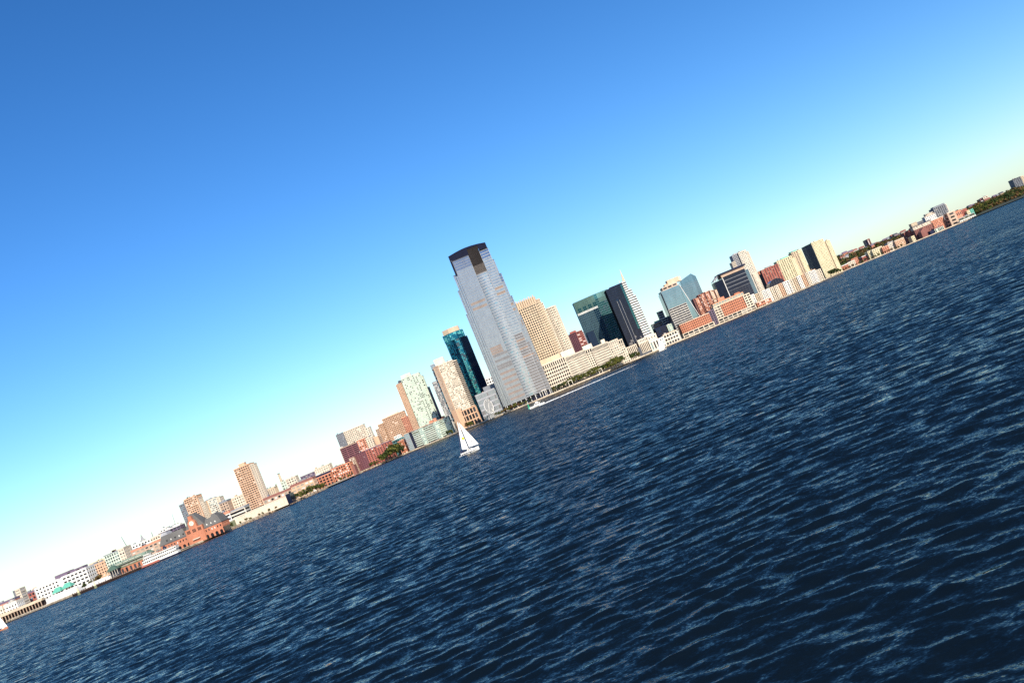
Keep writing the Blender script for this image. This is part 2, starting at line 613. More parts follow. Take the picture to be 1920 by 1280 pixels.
def make_ridge():
    ms, mb = MB(), MB()
    px = np.arange(1480, 2200, 6)
    xs = [r[0] for r in RIDGE]
    rows, prof = [], []
    for x in px:
        y, D = np.interp(x, xs, [r[1] for r in RIDGE]), np.interp(x, xs, [r[2] for r in RIDGE])
        X, Z = at(x, y, D)
        prof.append((X, D, Z - 7.0))
    T = [(-330, 0.0), (-230, 0.16), (-130, 0.5), (-50, 0.86), (0, 1.0), (120, 0.97), (500, 0.8)]
    for X, D, Z in prof:
        rows.append([(X * (D + dy) / D, D + dy, GZ + max(Z - GZ, 2) * t) for dy, t in T])
    for i in range(len(rows) - 1):
        for j in range(len(T) - 1):
            mb.quad(rows[i][j], rows[i + 1][j], rows[i + 1][j + 1], rows[i][j + 1])
    struct(mb.build('hill', mat('hill_soil', (0.05, 0.055, 0.03), var=0.4, scale=0.02), smooth=True))
    # tree canopy that reads as one wood
    rng = random.Random(5)
    for _ in range(5200):
        i = rng.randrange(len(rows) - 1)
        j = rng.choice((1, 2, 2, 3, 3, 3))
        a, b = rng.random(), rng.random()
        p0, p1, q0, q1 = rows[i][j], rows[i + 1][j], rows[i][j + 1], rows[i + 1][j + 1]
        c = [(p0[k] * (1 - a) + p1[k] * a) * (1 - b) + (q0[k] * (1 - a) + q1[k] * a) * b for k in range(3)]
        hgt, r = rng.uniform(4, 10), rng.uniform(3, 6)
        tone = rng.choice((0, 0, 1, 2, 2, 2))
        for _l in range(7):
            d = Vector((rng.gauss(0, 1), rng.gauss(0, 1), rng.gauss(0, 1))).normalized()
            o = Vector(c) + Vector((0, 0, hgt * 0.6)) + d * r * rng.uniform(0.6, 1.0)
            n = (d + Vector((rng.gauss(0, .5), rng.gauss(0, .5), rng.gauss(0, .5)))).normalized()
            u = n.orthogonal().normalized() * rng.uniform(1.2, 2.4)
            v = n.cross(u).normalized() * rng.uniform(1.2, 2.4)
            ms.quad(tuple(o - u - v * .6), tuple(o + u - v), tuple(o + u * .7 + v), tuple(o - u + v * .8), tone)
    o = ms.build('woodland', [leaf_mat('leaf_deep'), leaf_mat('leaf_mid'), leaf_mat('leaf_brown')], stuff=True)
    o['label'], o['category'] = 'dark green wood covering the slope of the far ridge', 'woodland'

LEAF = {'leaf_deep': (0.035, 0.055, 0.018), 'leaf_mid': (0.080, 0.098, 0.024), 'leaf_olive': (0.14, 0.13, 0.03), 'leaf_brown': (0.14, 0.080, 0.035)}

def leaf_mat(k):
    return mat(k, LEAF[k], rough=0.9, spec=0.1, var=0.35, scale=0.4, fine=2.0)

make_ridge()

# ------------------------------------------------------------------ big grey office tower
def grey_tower():
    D = 1480.0
    T = thing('glass_skyscraper', 'tallest grey glass skyscraper with dark crown and bowed centre bay', 'skyscraper', (-10, D + 25, GZ))
    gs = [('steel', 5), ('steel2', 4), ('steel3', 2), ('louver', 0), ('brownglass', 0), ('dim', 0), ('bluetop', 0)]
    def body(x0, x1, y0, y1, z0, z1, fh=4.3, bw=1.9, bh=0.22, pw=0.22, dep=0.22, rule=None, w='steel', roof=0.8, rw='dark_grey'):
        block(T, rect(x0, x1, y0, y1), z0, z1, fh, bw, w, gs, bh, pw, dep, roof, rw, rule)
    # left half: fine vertical mullions, louvred plant floors
    def left_rule(i, k, nb, nf):
        z = GZ + 9.5 + k * (244.5 - GZ - 9.5) / nf
        f = i / nb
        if z > 227:
            return 6
        if (160 < z < 166 or 169 < z < 173.5) and f > 0.02 and f < 0.92:
            return 3
        if (88 < z < 98) and .05 < f < .80:
            return 3
        if z < 86 and int((z + 2) / 4.15) % 2 == 0 and f > .05:
            return 4 if z > 58 else 3
        return None
    body(-38.0, -12.0, D, D + 40, GZ + 9.5, 244.5, fh=4.1, bw=1.3, bh=0.13, pw=0.24, dep=0.25, rule=left_rule)
    def right_rule(i, k, nb, nf):
        z = GZ + 9.5 + k * (243 - GZ - 9.5) / nf
        if z > 227:
            return 6
        if 168 < z < 173 or 176 < z < 180:
            return 3
        if z < 102:
            if z > 62:
                return 4 if int(z / 4.3) % 3 else 3
            return 4
        return None
    body(6.0, 19.6, D + 1, D + 40, GZ + 9.5, 243.5, fh=4.3, bw=3.4, bh=0.2, pw=0.05, dep=0.4, rule=right_rule, w='silver')
    body(19.6, 23.8, D + 2.2, D + 40, GZ + 9.5, 200, fh=4.3, bw=2.1, bh=0.26, pw=0.05, dep=0.5, rule=right_rule)
    body(23.8, 26.0, D + 3.2, D + 39, GZ + 9.5, 162, fh=4.3, bw=2.2, bh=0.26, pw=0.05, dep=0.5, rule=right_rule)
    body(26.0, 27.4, D + 4.2, D + 38, GZ, 131, fh=4.3, bw=1.4, bh=0.26, pw=0.05, dep=0.4, rule=right_rule)
    body(19.6, 21.6, D + 2.1, D + 36, 200.9, 224, fh=4.3, bw=2, bh=0.26, pw=0.05, dep=0.4)
    # bowed bay between the two halves
    n = 9
    arc = []
    for i in range(n + 1):
        t = i / n
        arc.append((-12 + 18 * t, D - 2.2 * math.sin(math.pi * t) ** 0.8))
    plan = arc + [(6, D + 30), (-12, D + 30)]
    block(T, plan, GZ + 9.6, 211, 4.3, 2.2, 'silver', [('steel2', 5), ('steel3', 3), ('aqua', 1)], 0.24, 0.14, 0.3, 0.9, 'steel', back=0.0)
    # slotted dark recess above the bay, and the crown
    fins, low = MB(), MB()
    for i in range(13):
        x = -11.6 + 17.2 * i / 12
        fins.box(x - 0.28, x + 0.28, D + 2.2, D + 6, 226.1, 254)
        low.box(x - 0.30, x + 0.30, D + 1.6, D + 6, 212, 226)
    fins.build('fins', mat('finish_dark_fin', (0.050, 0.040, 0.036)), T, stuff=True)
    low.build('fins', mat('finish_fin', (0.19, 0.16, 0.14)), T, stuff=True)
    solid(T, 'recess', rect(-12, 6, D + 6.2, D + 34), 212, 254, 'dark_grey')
    xs = np.linspace(-41.1, 19.4, 15)
    top = [254.7 + 4.2 * math.sin(math.pi * (x + 41.1) / 66) - 2.2 * max(0, (x + 41) / 60) for x in xs]
    cr = MB()
    for i in range(14):
        x0, x1 = xs[i], xs[i + 1]
        za, zb = top[i], top[i + 1]
        lo = 245.6
        if x0 < -37.9:
            lo = 222.0
        if -12.5 < (x0 + x1) / 2 < 6.2:
            yy, lo = D + 1.8, 254.2
        else:
            yy = D + 1.2
        cr.hexa([(x0, yy, lo), (x1, yy, lo), (x1, D + 36, lo), (x0, D + 36, lo), (x0, yy, za), (x1, yy, zb), (x1, D + 36, zb), (x0, D + 36, za)])
    cr.build('crown', glass('glass_crown', (0.009, 0.010, 0.026), 0.0, 0.3, 0.12), T)
    # stepped dark flank on the left
    for x0, x1, z1, y in ((-41.0, -38.1, 246, 1.5), (-44.8, -41.1, 224, 4), (-47.5, -44.9, 200, 6), (-49.4, -47.6, 162, 8)):
        body(x0, x1, D + y, D + 38, GZ + 9.5, z1, fh=4.3, bw=1.6, bh=0.2, pw=0.1, dep=0.2)
    # columns and dark lobby
    mb = MB()
    mb.box(-46, 25, D + 3, D + 38, GZ, GZ + 10)
    mb.build('lobby', GL['navy'](), T)
    for i in range(10):
        x = -44 + 7.6 * i
        c = MB()
        c.tube((x, D - 0.5, GZ), (x, D - 0.5, GZ + 9), 0.5, n=8)
        c.build('column', wall('white'), T)
    e = MB()
    e.box(-47, 26.5, D - 1.2, D + 4, GZ + 9.05, GZ + 10.0)
    e.build('canopy', wall('steel'), T)
grey_tower()

# annex beside it
bld('office_annex', 'low grey banded annex at the left foot of the tallest tower', [
    dict(p=[(891, 742), (928, 728)], D=1496, d=34, fh=8.2, bw=2.4, w='grey', gs=[('steel', 4), ('steel2', 2), ('brownglass', 2)], bh=0.3, pw=0.12, dep=0.4),
    dict(p=[(905, 727), (928, 717)], D=1510, d=14, part='penthouse', w='mid_grey')])
bld('office_block', 'small white grid facade glimpsed between teal tower and tallest tower', [
    dict(p=[(905, 713), (928, 704)], D=1900, d=20, fh=5.5, bw=5.5, w='white', gs=[('dark', 1)], bh=0.45, pw=0.45, dep=0.8)])

# teal faceted tower
def teal_tower():
    D = 1650.0
    T = thing('glass_tower', 'teal glass tower with faceted sides and beige cap', 'skyscraper', (-86, D + 15, GZ))
    def lv(x, y, e=0):
        return at(x, y, D + e)
    xl, xr = lv(831, 634)[0], lv(875, 630)[0]
    w = xr - xl
    pts = [(xl, D + 8), (xl + w * .32, D - 1), (xl + w * .44, D), (xl + w * .64, D), (xl + w * .70, D + 3.0), (xr, D + 17)]
    zb = lv(870, 622)[1] - 6
    gsl = [[('teal', 4), ('teal_deep', 2)], [('teal', 3), ('teal_deep', 3)], [('teal_lit', 5), ('palegreen', 2), ('teal', 2)], [('teal', 3), ('teal_deep', 3)], [('teal_deep', 1)]]  # middle facet's light is put into its brighter glass colour
    for i in range(5):
        mw, mp = MB(), MB()
        facade(mw, mp, pts[i], pts[i + 1], GZ, zb, 3.3, 2.2, gsl[i], 0.22, 0.12, 0.3)
        mw.build('wall', wall('teal_trim' if i < 4 else 'navy'), T, stuff=True)
        mp.build('window_panes', [GL[g]() for g, _ in gsl[i]], T, stuff=True)
    body = pts + [(xr, D + 34), (xl, D + 34)]
    solid(T, 'core', offset(body, -0.5), GZ, zb, 'navy')
    cap = [(xl - .6, D + 8), (xl + w * .30, D - 1.6), (xl + w * .62, D - .8), (xr - 3.5, D + 10), (xr - 3.5, D + 30), (xl - .6, D + 30)]
    block(T, cap, zb + 0.01, lv(831, 630)[1] - .5, 3.0, 2.4, 'teal_trim', [('teal', 4), ('teal_lit', 2)], 0.2, 0.12, 0.3, 0.6, 'teal_trim')
    z2 = lv(831, 630)[1]
    pc = [(xl + 1.5, D + 8), (xl + w * .32, D + 1), (xl + w * .6, D + 1.5), (xl + w * .8, D + 9), (xl + w * .8, D + 26), (xl + 1.5, D + 26)]
    solid(T, 'cap', pc, z2, z2 + 8.5, 'sand')
teal_tower()

# twin apartment towers
def balcony_cols(i, k, nb, nf):
    if nb > 6 and i in (nb - 3, nb - 5) and RNG.random() < .8:
        return 2
    return None
bld('apartment_tower', 'beige apartment tower with irregular windows beside the teal tower', [
    dict(p=[(813, 691.5, 6), (819.5, 687.5), (847, 673.5), ], D=1580, d=20, fh=3.05, bw=2.5, w='cream', gs=[('blind', 4), ('white_blind', 4), ('dark', 3), ('dim', 2)], bh=0.46, pw=0.3, dep=0.3, z0=33),
    dict(p=[(813.5, 690.5, 5.6), (820.5, 687, -.6)], D=1580, d=6, fh=3.05, bw=3, w='peach', gs=[('blind', 2), ('dim', 2), ('peach_', 0)][:2], bh=0.5, pw=0.55, dep=0.5, z0=33),
    dict(p=[(847.5, 673.5, 1), (856.5, 680, 7)], D=1580, d=14, fh=3.05, bw=5, w='cream', gs=[('navy', 5), ('dim', 1)], bh=0.34, pw=0.0, dep=1.1, z0=30),
    dict(p=[(812, 675), (830, 668.5)], D=1592, d=10, part='penthouse', w='pale', z0=105),
    dict(p=[(807, 686), (813, 683)], D=1594, d=10, fh=3.05, bw=2.5, w='grey', gs=[('aqua', 2), ('dark', 1)], bh=.4, pw=.1, z0=20),
    dict(p=[(845.5, 771.5, 4), (853.5, 768, -1), (862.5, 764.6, -1)], D=1580, d=22, part='corner_pier', w='peach'),
    dict(p=[(862.5, 772, 0), (890, 760.5, 0)], D=1580, d=22, fh=8.5, bw=5.2, w='peach', gs=[('dark', 4), ('dim', 2)], bh=0.2, pw=0.28, dep=0.9)])
bld('apartment_tower', 'pale green glass apartment tower with brick strip on its left edge', [
    dict(p=[(742.5, 722.5, 4), (752.5, 718.5, 0)], D=1700, d=20, fh=3.05, bw=3.2, w='peach', gs=[('blind', 2), ('dim', 2)], bh=0.5, pw=0.5, dep=0.4),
    dict(p=[(751.5, 711.5, 0), (785, 699.5, -1)], D=1698, d=22, fh=3.05, bw=2.6, w='pale_green', gs=[('palegreen', 6), ('white_blind', 2), ('dark', 1.6), ('dim', .9)], bh=0.42, pw=0.3, dep=0.3, rule=balcony_cols),
    dict(p=[(785.5, 703, 1.2), (792, 707, 3)], D=1699, d=20, fh=3.05, bw=4.2, w='pale_green', gs=[('palegreen', 3), ('dark', 3), ('white_blind', 2)], bh=0.4, pw=0.18, dep=0.7),
    dict(p=[(796.5, 722, 3.6), (806.5, 731, 16)], D=1700, d=10, fh=3.05, bw=3.2, w='navy', gs=[('navy', 6), ('teal_deep', 2)], bh=0.25, pw=0.1, dep=0.25),  # navy glass carries the beige tower's cast shadow in its colour
    dict(p=[(751, 705), (768, 698)], D=1706, d=10, part='penthouse', w='pale', z0=112),
    dict(p=[(745.5, 714.5), (752, 711.5)], D=1712, d=8, part='lift_house', w='dark_grey', z0=100)])
bld('apartment_tower', 'slim grey striped tower seen behind the beige apartment tower', [
    dict(p=[(810, 717.5), (818.5, 714.5)], D=1760, d=20, fh=3.1, bw=2.1, w='grey', gs=[('dark', 3), ('white_blind', 2), ('blind', 1)], bh=0.4, pw=0.3, dep=0.35),
    dict(p=[(819, 719), (823, 717.5)], D=1764, d=20, fh=3.1, bw=3.2, w='sand', gs=[('dark', 3), ('blind', 2)], bh=0.4, pw=0.3, dep=0.35)])

# glass low-rise with balconies on the water
def lowrise():
    D = 1640.0
    (xl, z), (xr, _) = at(757, 814.5, D), at(841, 783, D)
    T = thing('waterfront_apartments', 'long low glass apartment block with stacked balconies on the water', 'building', ((xl + xr) / 2, D + 12, GZ))
    L = xr - xl
    segs = [(0, .10, 0, 'aqua', 'grey'), (.10, .17, 3.5, 'navy', 'navy'), (.17, .33, 0, 'mix', 'grey'), (.33, .42, -1.2, 'glass', 'pale_green'), (.42, .66, 0, 'mix', 'grey'),
            (.66, .75, -1.2, 'glass', 'pale_green'), (.75, .88, 0, 'mix', 'pale_green'), (.88, 1, -.6, 'lit', 'pale_green')]
    G = {'aqua': [('aqua', 3), ('steel3', 1)], 'navy': [('navy', 1)], 'mix': [('dark', 8), ('aqua', 2), ('steel3', 1)], 'glass': [('aqua', 5), ('palegreen', 2)], 'lit': [('palegreen', 4), ('white_blind', 1), ('dark', 2)]}
    for a, b, y, g, w in segs:
        x0, x1 = xl + L * a + 0.05, xl + L * b - 0.05
        block(T, rect(x0, x1, D + y, D + 24), GZ, z, 3.1, 2.4, w, G[g], 0.3, 0.14, 0.35, 0.7, 'peach')
        if g == 'mix':
            for k in range(1, 9):
                mb = MB()
                zz = GZ + k * (z - GZ) / 9
                mb.box(x0 + .6, x1 - .6, D + y - 1.9, D + y - .36, zz - .15, zz + .15)
                mb.box(x0 + .6, x1 - .6, D + y - 1.95, D + y - 1.85, zz + .16, zz + 1.15)
                mb.build('balcony', wall('pale_green'), T)
    for a, b, h in ((.58, .66, 4.5), (.68, .74, 6), (.86, .92, 4)):
        solid(T, 'penthouse', rect(xl + L * a, xl + L * b, D + 5, D + 15), z + .8, z + h, 'salmon_brick')
lowrise()

# brick quarter on the left of the towers
bld('apartment_block', 'cream stepped apartment tower with shaded grey left flank above brick blocks', [
    dict(p=[(629.8, 816.3, 14), (642.5, 811)], D=1900, d=20, fh=3.4, bw=4, w='grey', gs=HOME, bh=.5, pw=.45),  # grey finish puts the flank's shade into its colour
    dict(p=[(644, 810, 0), (680, 796)], D=1895, d=22, fh=3.4, bw=3.8, w='cream', gs=HOME, bh=.55, pw=.35),
    dict(p=[(680.5, 804.5, 2), (692, 800.5, 6)], D=1896, d=20, fh=3.4, bw=3.8, w='pale', gs=HOME, bh=.5, pw=.45)])
bld('apartment_block', 'dark brown brick block with long horizontal window bands behind gabled brick block', [
    dict(p=[(637.5, 842, 0), (669, 829, 0)], D=1740, d=26, fh=3.3, bw=12, w='plum_brick', gs=[('dark', 1)], bh=.5, pw=.1, roofw='tan'),
    dict(p=[(669.5, 828, -1), (683, 822, -1)], D=1740, d=20, fh=3.3, bw=5, w='salmon_brick', gs=[('dark', 4), ('white_blind', 3)], bh=.45, pw=.4),
    dict(p=[(683.5, 824, 1), (699, 817.5, 1)], D=1740, d=20, fh=3.3, bw=4, w='cream', gs=HOME, bh=.5, pw=.45),
    dict(p=[(699.5, 820, -2), (708, 816.5, -2)], D=1740, d=20, part='stair_tower', w='peach')])
bld('apartment_block', 'red brick waterfront block with shaded left flank behind the green trees', [
    dict(p=[(662.5, 855, 16), (685, 845, 0)], D=1630, d=20, fh=3.3, bw=5.2, w='plum_brick', gs=[('dark', 5), ('white_blind', .6)], bh=.62, pw=.66, dep=.3),  # plum brick holds this flank's shade in its colour
    dict(p=[(685, 845, 0), (729.5, 827, 4)], D=1630, d=24, fh=3.3, bw=4.6, w='red_brick', gs=[('dark', 7), ('white_blind', .5), ('blind', .7)], bh=.45, pw=.45, dep=.35, roofw='plum'),
    dict(p=[(655, 861), (663, 857.5)], D=1634, d=18, fh=3.3, bw=3, w='tan', gs=[('dark', 3), ('white_blind', 1)], bh=.45, pw=.3)])
bld('apartment_block', 'peach stepped ziggurat apartment block left of the pale green tower', [
    dict(p=[(716, 786), (755.6, 771.5)], D=1850, d=26, fh=3.3, bw=3.4, w='peach', gs=HOME, bh=.5, pw=.25),
    dict(p=[(708.5, 797.5, -3), (716.5, 794, -3)], D=1850, d=26, fh=3.3, bw=3.4, w='peach', gs=HOME, bh=.5, pw=.3),
    dict(p=[(704.5, 806.5, -5), (709.5, 804, -5)], D=1850, d=26, fh=3.3, bw=3.4, w='tan', gs=HOME, bh=.5, pw=.3),
    dict(p=[(753, 784.5, -2), (762, 781, -2)], D=1850, d=24, fh=3.3, bw=3.4, w='salmon_brick', gs=HOME, bh=.5, pw=.4),
    dict(p=[(725, 779), (745, 770.5)], D=1860, d=10, part='penthouse', w='pale', z0=60)])
bld('office_block', 'low dark glass pavilion roofline between brick block and glass low-rise', [
    dict(p=[(728, 831), (757, 819)], D=1690, d=20, fh=4, bw=4, w='green_trim', gs=[('green', 2), ('dark', 1)], bh=.3, pw=.1),
    dict(p=[(739, 820), (751, 815)], D=1700, d=10, fh=3, bw=3, w='white', gs=[('dark', 1)], bh=.5, pw=.4, z0=20)])
bld('townhouse', 'small orange brick building tucked left of the glass low-rise', [
    dict(p=[(746, 829), (763, 822)], D=1655, d=16, fh=3.4, bw=3.2, w='orange_brick', gs=[('dark', 3), ('white_blind', 2)], bh=.5, pw=.45)])

# stone office tower right of the skyscraper
def stone_tower():
    D = 1530.0
    T = thing('stone_tower', 'tan stone office tower with fluted top and rounded sunlit cream shaft', 'skyscraper', (58, D + 18, GZ))
    X = lambda x, y: at(x, y, D)
    xa, za = X(967, 567)
    xb = X(1000, 553)[0]
    plan = [(xa - 12, D), (xb - 3, D), (xb + 2, D + 3), (xb + 2, D + 34), (xa - 12, D + 34)]
    block(T, plan, 40, za - 13, 3.9, 3.6, 'sand', [('dark', 5), ('dim', 1)], .38, .36, .7, 0.3)
    # fluted crown
    fl = MB()
    for i in range(12):
        x = xa - 12 + (xb - xa + 12) * (i + .5) / 12
        fl.box(x - .95, x + .95, D - .6, D + 3, za - 12.6, za + (1 if i % 2 else 0))
    fl.build('crown_fins', wall('sand'), T, stuff=True)
    solid(T, 'crown_core', rect(xa - 11, xb + 1, D + 1, D + 32), za - 12.7, za - 2, 'tan')
    # stepped shoulder
    xc, zc = X(1010, 560)
    block(T, [(xb + 2.1, D + 3), (xc + 1, D + 4), (xc + 1, D + 32), (xb + 2.1, D + 32)], 40, zc, 3.9, 2.1, 'sand', [('dark', 4), ('dim', 1)], .4, .5, .5, .8)
    xd, zd = X(1019, 571)
    block(T, [(xc + 1.1, D + 5), (xd, D + 6), (xd, D + 32), (xc + 1.1, D + 32)], 40, zd + 4, 3.9, 1.9, 'cream', [('dark', 3), ('dim', 1)], .3, .5, .5, .8)
    # rounded shaft, stronger sunlight put into its cream finish
    xe, ze = X(1044, 577)
    cx, r = (xd + xe) / 2 - 1.0, (xe - xd) / 2 + 1.4
    arc = [(cx + r * math.sin(t), D + 17 - 1.15 * r * math.cos(t)) for t in np.linspace(-1.5, 1.9, 15)]
    block(T, arc + [(cx, D + 34)], 40, ze + 5, 3.9, 1.75, 'cream', [('dark', 3), ('blind', .5)], .35, .42, .5, 1.0, back=0.55)
    solid(T, 'blank_flank', [(xe - 3.5, D + 16), (xe + 0.5, D + 18), (xe + .5, D + 34), (xe - 3.5, D + 34)], 40, ze - 1, 'pale')
    solid(T, 'base', rect(xa - 12, xe + 1, D + 3, D + 36), GZ, 39.9, 'sand')
stone_tower()

# long cream low-rise
def cream_lowrise():
    D = 1500.0
    T = thing('office_block', 'long cream stone office block with deep square windows above the trees', 'building', (90, D + 15, GZ))
    (x0, z0), (x1, z1), (x2, z2) = at(1016, 687, D), at(1058, 670, D), at(1165, 634, D)
    block(T, rect(x0, x1, D, D + 30), GZ, z0 - 7, 5.6, 3.5, 'cream', [('dark', 1)], .34, .34, .9, .4)
    block(T, rect(x0, x1, D, D + 30), z0 - 6.5, z0 + .5, 7, 3.5, 'cream', [('dark', 1)], .12, .45, .9, 1.6)
    L = x2 - x1
    def row(a, b, zt, bw, y=0.6, gs=[('dark', 4), ('dim', 1)], pw=.38):
        block(T, rect(x1 + L * a + .05, x1 + L * b - .05, D + y, D + 30), GZ, zt - 6, 3.7, bw, 'cream', gs, .42, pw, .6, .3)
        block(T, rect(x1 + L * a + .05, x1 + L * b - .05, D + y, D + 30), zt - 5.6, zt, 5.6, bw, 'cream', gs, .1, pw, .6, 1.4)
    row(0, .36, z1 - 1.5, 1.9)
    row(.36, .47, z1 - 2.5, 3.6, 1.6, [('dark', 1)])
    row(.47, .76, z1 - 3.5, 1.9)
    row(.76, .93, z2 + 1, 3.4, 0.2, [('blind', 4), ('dim', 1)], .3)
    row(.93, 1.0, z2 - 2, 3, 1.2, [('blind', 2), ('dark', 2)])
    solid(T, 'penthouse', rect(x0 - 2, x1 - 4, D + 8, D + 26), z0 + 2, z0 + 9, 'sand')
    solid(T, 'penthouse', rect(x1 - 3, x1 + 18, D + 6, D + 26), z1 + .2, z1 + 9.5, 'pale')
    solid(T, 'penthouse', rect(x1 + 32, x1 + 47, D + 8, D + 24), z1 - 2, z1 + 5, 'pale')
    solid(T, 'penthouse', rect(x1 + 62, x1 + 68, D + 8, D + 24), z1 - 2, z1 + 3.5, 'cream')
cream_lowrise()

bld('office_block', 'distant plum brick office block between stone tower and green glass tower', [
    dict(p=[(1062, 631, 18), (1079, 623, 0)], D=2000, d=26, fh=4, bw=4.2, w='plum_brick', gs=[('dark', 1)], bh=.5, pw=.45, dep=.5),
    dict(p=[(1079.5, 622.5, 0), (1091, 620, 10)], D=2000, d=20, fh=4, bw=8, w='red_brick', gs=[('dark', 2), ('white_blind', 1)], bh=.5, pw=.1, dep=.5),
    dict(p=[(1068, 623), (1079, 618.5)], D=2010, d=12, part='penthouse', w='red_brick', z0=90),
    dict(p=[(1091.5, 622), (1096, 620.5)], D=2012, d=20, part='flank', w='steel')])

# green glass tower
def green_tower():
    D = 1690.0
    T = thing('glass_tower', 'broad blue green glass office tower left of the spired dark tower', 'skyscraper', (150, D + 20, GZ))
    xa, za = at(1075, 570, D + 12)
    xb, zb = at(1112, 553, D)
    xc, zc = at(1140, 546, D + 4)
    def lr(i, k, nb, nf):
        f = k / nf
        if f > .90: return 2
        if f > .83: return 1 if i % 3 else 2
        if f > .815: return 3
        if i >= nb - 3: return 4
        return 0
    gs = [('bluegrey', 1), ('green', 0), ('green_lit', 0), ('white_blind', 0), ('teal_deep', 0)]
    mw, mp = MB(), MB()
    facade(mw, mp, (xa, D + 12), (xb, D), GZ, zb, 3.9, 3.2, gs, .07, .05, .15, lr)
    mp.build('window_panes', [GL[g]() for g, _ in gs], T, stuff=True)
    mw.build('wall', wall('green_trim'), T, stuff=True)
    def rr(i, k, nb, nf):
        f = k / nf
        if f > .86: return 2 if i > 1 else 1
        return 1 if RNG.random() < .8 else 0
    mw, mp = MB(), MB()
    facade(mw, mp, (xb, D), (xc, D + 4), GZ, zb, 3.9, 2.6, gs, .12, .08, .15, rr)
    mp.build('window_panes', [GL[g]() for g, _ in gs], T, stuff=True)
    mw.build('wall', wall('green_trim'), T, stuff=True)
    solid(T, 'core', [(xa + .3, D + 12.4), (xb, D + .4), (xc - .3, D + 4.5), (xc - .3, D + 44), (xa + .3, D + 44)], GZ, zb - .3, 'green_trim')
    solid(T, 'roof', [(xa - .2, D + 11.9), (xb, D - .2), (xc + .2, D + 3.9), (xc + .2, D + 44), (xa - .2, D + 44)], zb + .01, zb + .9, 'green_trim')
    xd, zd = at(1100, 628, D)
    block(T, rect(at(1101, 628, D)[0], at(1113, 622, D)[0], D - 4, D + 8), GZ, 74, 3.9, 3, 'navy', [('teal_deep', 1)], .1, .1, .15, .5)
green_tower()

# dark tower with white banded corner and spire
def spire_tower():
    D = 1610.0
    T = thing('glass_tower', 'dark glass tower with white banded rounded corner and needle spire', 'skyscraper', (195, D + 18, GZ))
    x0, z0 = at(1137, 548, D)
    x1, z1 = at(1166, 531, D)
    def rule(i, k, nb, nf):
        f, g = i / nb, k / nf
        if f > .80 and g > .25: return 2
        if .30 < f < .44 and g < .80: return 3
        if g < .16 and RNG.random() < .25: return 4
        return 0 if RNG.random() < .7 else 1
    gs = [('navy', 1), ('navy2', 0), ('green', 0), ('black_', 0), ('brownglass', 0)]
    gs[3] = ('teal_deep', 0)
    block(T, rect(x0, x1, D, D + 36), GZ + 16, z0 + 3, 3.9, 1.9, 'black', gs, .10, .10, .2, .8, 'navy', rule)
    block(T, rect(x0 + 8, x1, D + 2, D + 34), z0 + 3.9, z1 + .5, 3.9, 1.9, 'navy', gs, .10, .08, .2, .8, 'navy')
    # tall slot with bright edges
    sl = MB()
    xs = x0 + (x1 - x0) * .36
    sl.box(xs, xs + 4.2, D - 1.0, D - .25, GZ, z0 - 22)
    sl.build('slot', GL['navy'](), T)
    for xx in (xs - .55, xs + 4.25):
        e = MB()
        e.box(xx, xx + .5, D - 1.6, D - .25, GZ + 2, z0 - 20)
        e.build('slot_edge', wall('steel'), T)
    # banded round corner
    cx, r = x1 + 1.5, at(1193, 551, D)[0] - x1 - 1
    tiers = [(GZ + 16, 99, 1.0), (99.1, 111, .80), (111.1, z1 + 1, .50)]
    for za, zb, s in tiers:
        arc = [(cx - 1.5 + (r * s + 1.5) * math.sin(t), D + 17 - 17.5 * math.cos(t)) for t in np.linspace(0.02, 1.45, 8)]
        plan = [(x1 + .1, D - .5)] + arc + [(arc[-1][0], D + 34), (x1 + .1, D + 34)]
        block(T, plan, za, zb, 4.1, 30, 'white', [('dark', 3), ('green', 1)], .55, 0, .55, .7)
    # spire
    xs_, zs_ = at(1168, 505, D)
    px_ = x1 + 6.0
    sp = MB()
    sp.prism([(px_ - 3.0, D + 5), (px_ + 1.4, D + 5), (px_ + 1.4, D + 9), (px_ - 3.0, D + 9)], z1 + 1.6, zs_ + 2,
             top=[(px_ + .2, D + 6.8), (px_ + .5, D + 6.8), (px_ + .5, D + 7.2), (px_ + .2, D + 7.2)])
    sp.build('spire', wall('sand'), T)
    mb = MB()
    mb.tube((x1 - 2, D + 8, z1 + 1), (x1 - 2, D + 8, z1 + 7), .35, n=5)
    mb.build('mast', wall('white'), T)
spire_tower()

def podium():
    D = 1592.0
    T = thing('colonnade_podium', 'cream stone podium with tall dark colonnade under the spired tower', 'building', (205, D + 6, GZ))
    xa, za = at(1172, 648, D)
    xb, zb = at(1191, 640, D)
    xc, zc = at(1224, 627, D)
    xd, zd = at(1238, 640, D)
    block(T, rect(xa, xb - 1, D, D + 16), GZ, za - 4, 20, 2.6, 'cream', [('dark', 1)], .1, .5, .7, .6)
    block(T, rect(xb + 4, xb + 4 + (xc - xb) * .52, D, D + 16), GZ + 4, zc - 6, 20, 2.5, 'cream', [('dark', 1)], .1, .5, .7, .6)
    block(T, rect(xb + 4, xb + 4 + (xc - xb) * .52, D, D + 16), zc - 5.3, zc, 5, 2.5, 'pale', [('dark', 1)], .55, .55, .7, .8)
    x5 = xb + 4.2 + (xc - xb) * .52
    block(T, rect(x5, xc + 4, D - 1, D + 16), GZ, zc - 8, 14, 4.4, 'pale', [('dark', 3), ('aqua', 1)], .35, .5, .7, .6)
    block(T, rect(x5, xc + 4, D - 1, D + 16), zc - 7.3, zc, 7, 4.4, 'pale', [('dark', 3)], .6, .7, .7, .8)
    solid(T, 'wing', rect(xc + 4.2, xd + 4, D, D + 14), GZ, 13, 'white')
    solid(T, 'base', rect(xb - .9, xb + 3.9, D - 2, D + 12), GZ, 17, 'dark_grey')
podium()

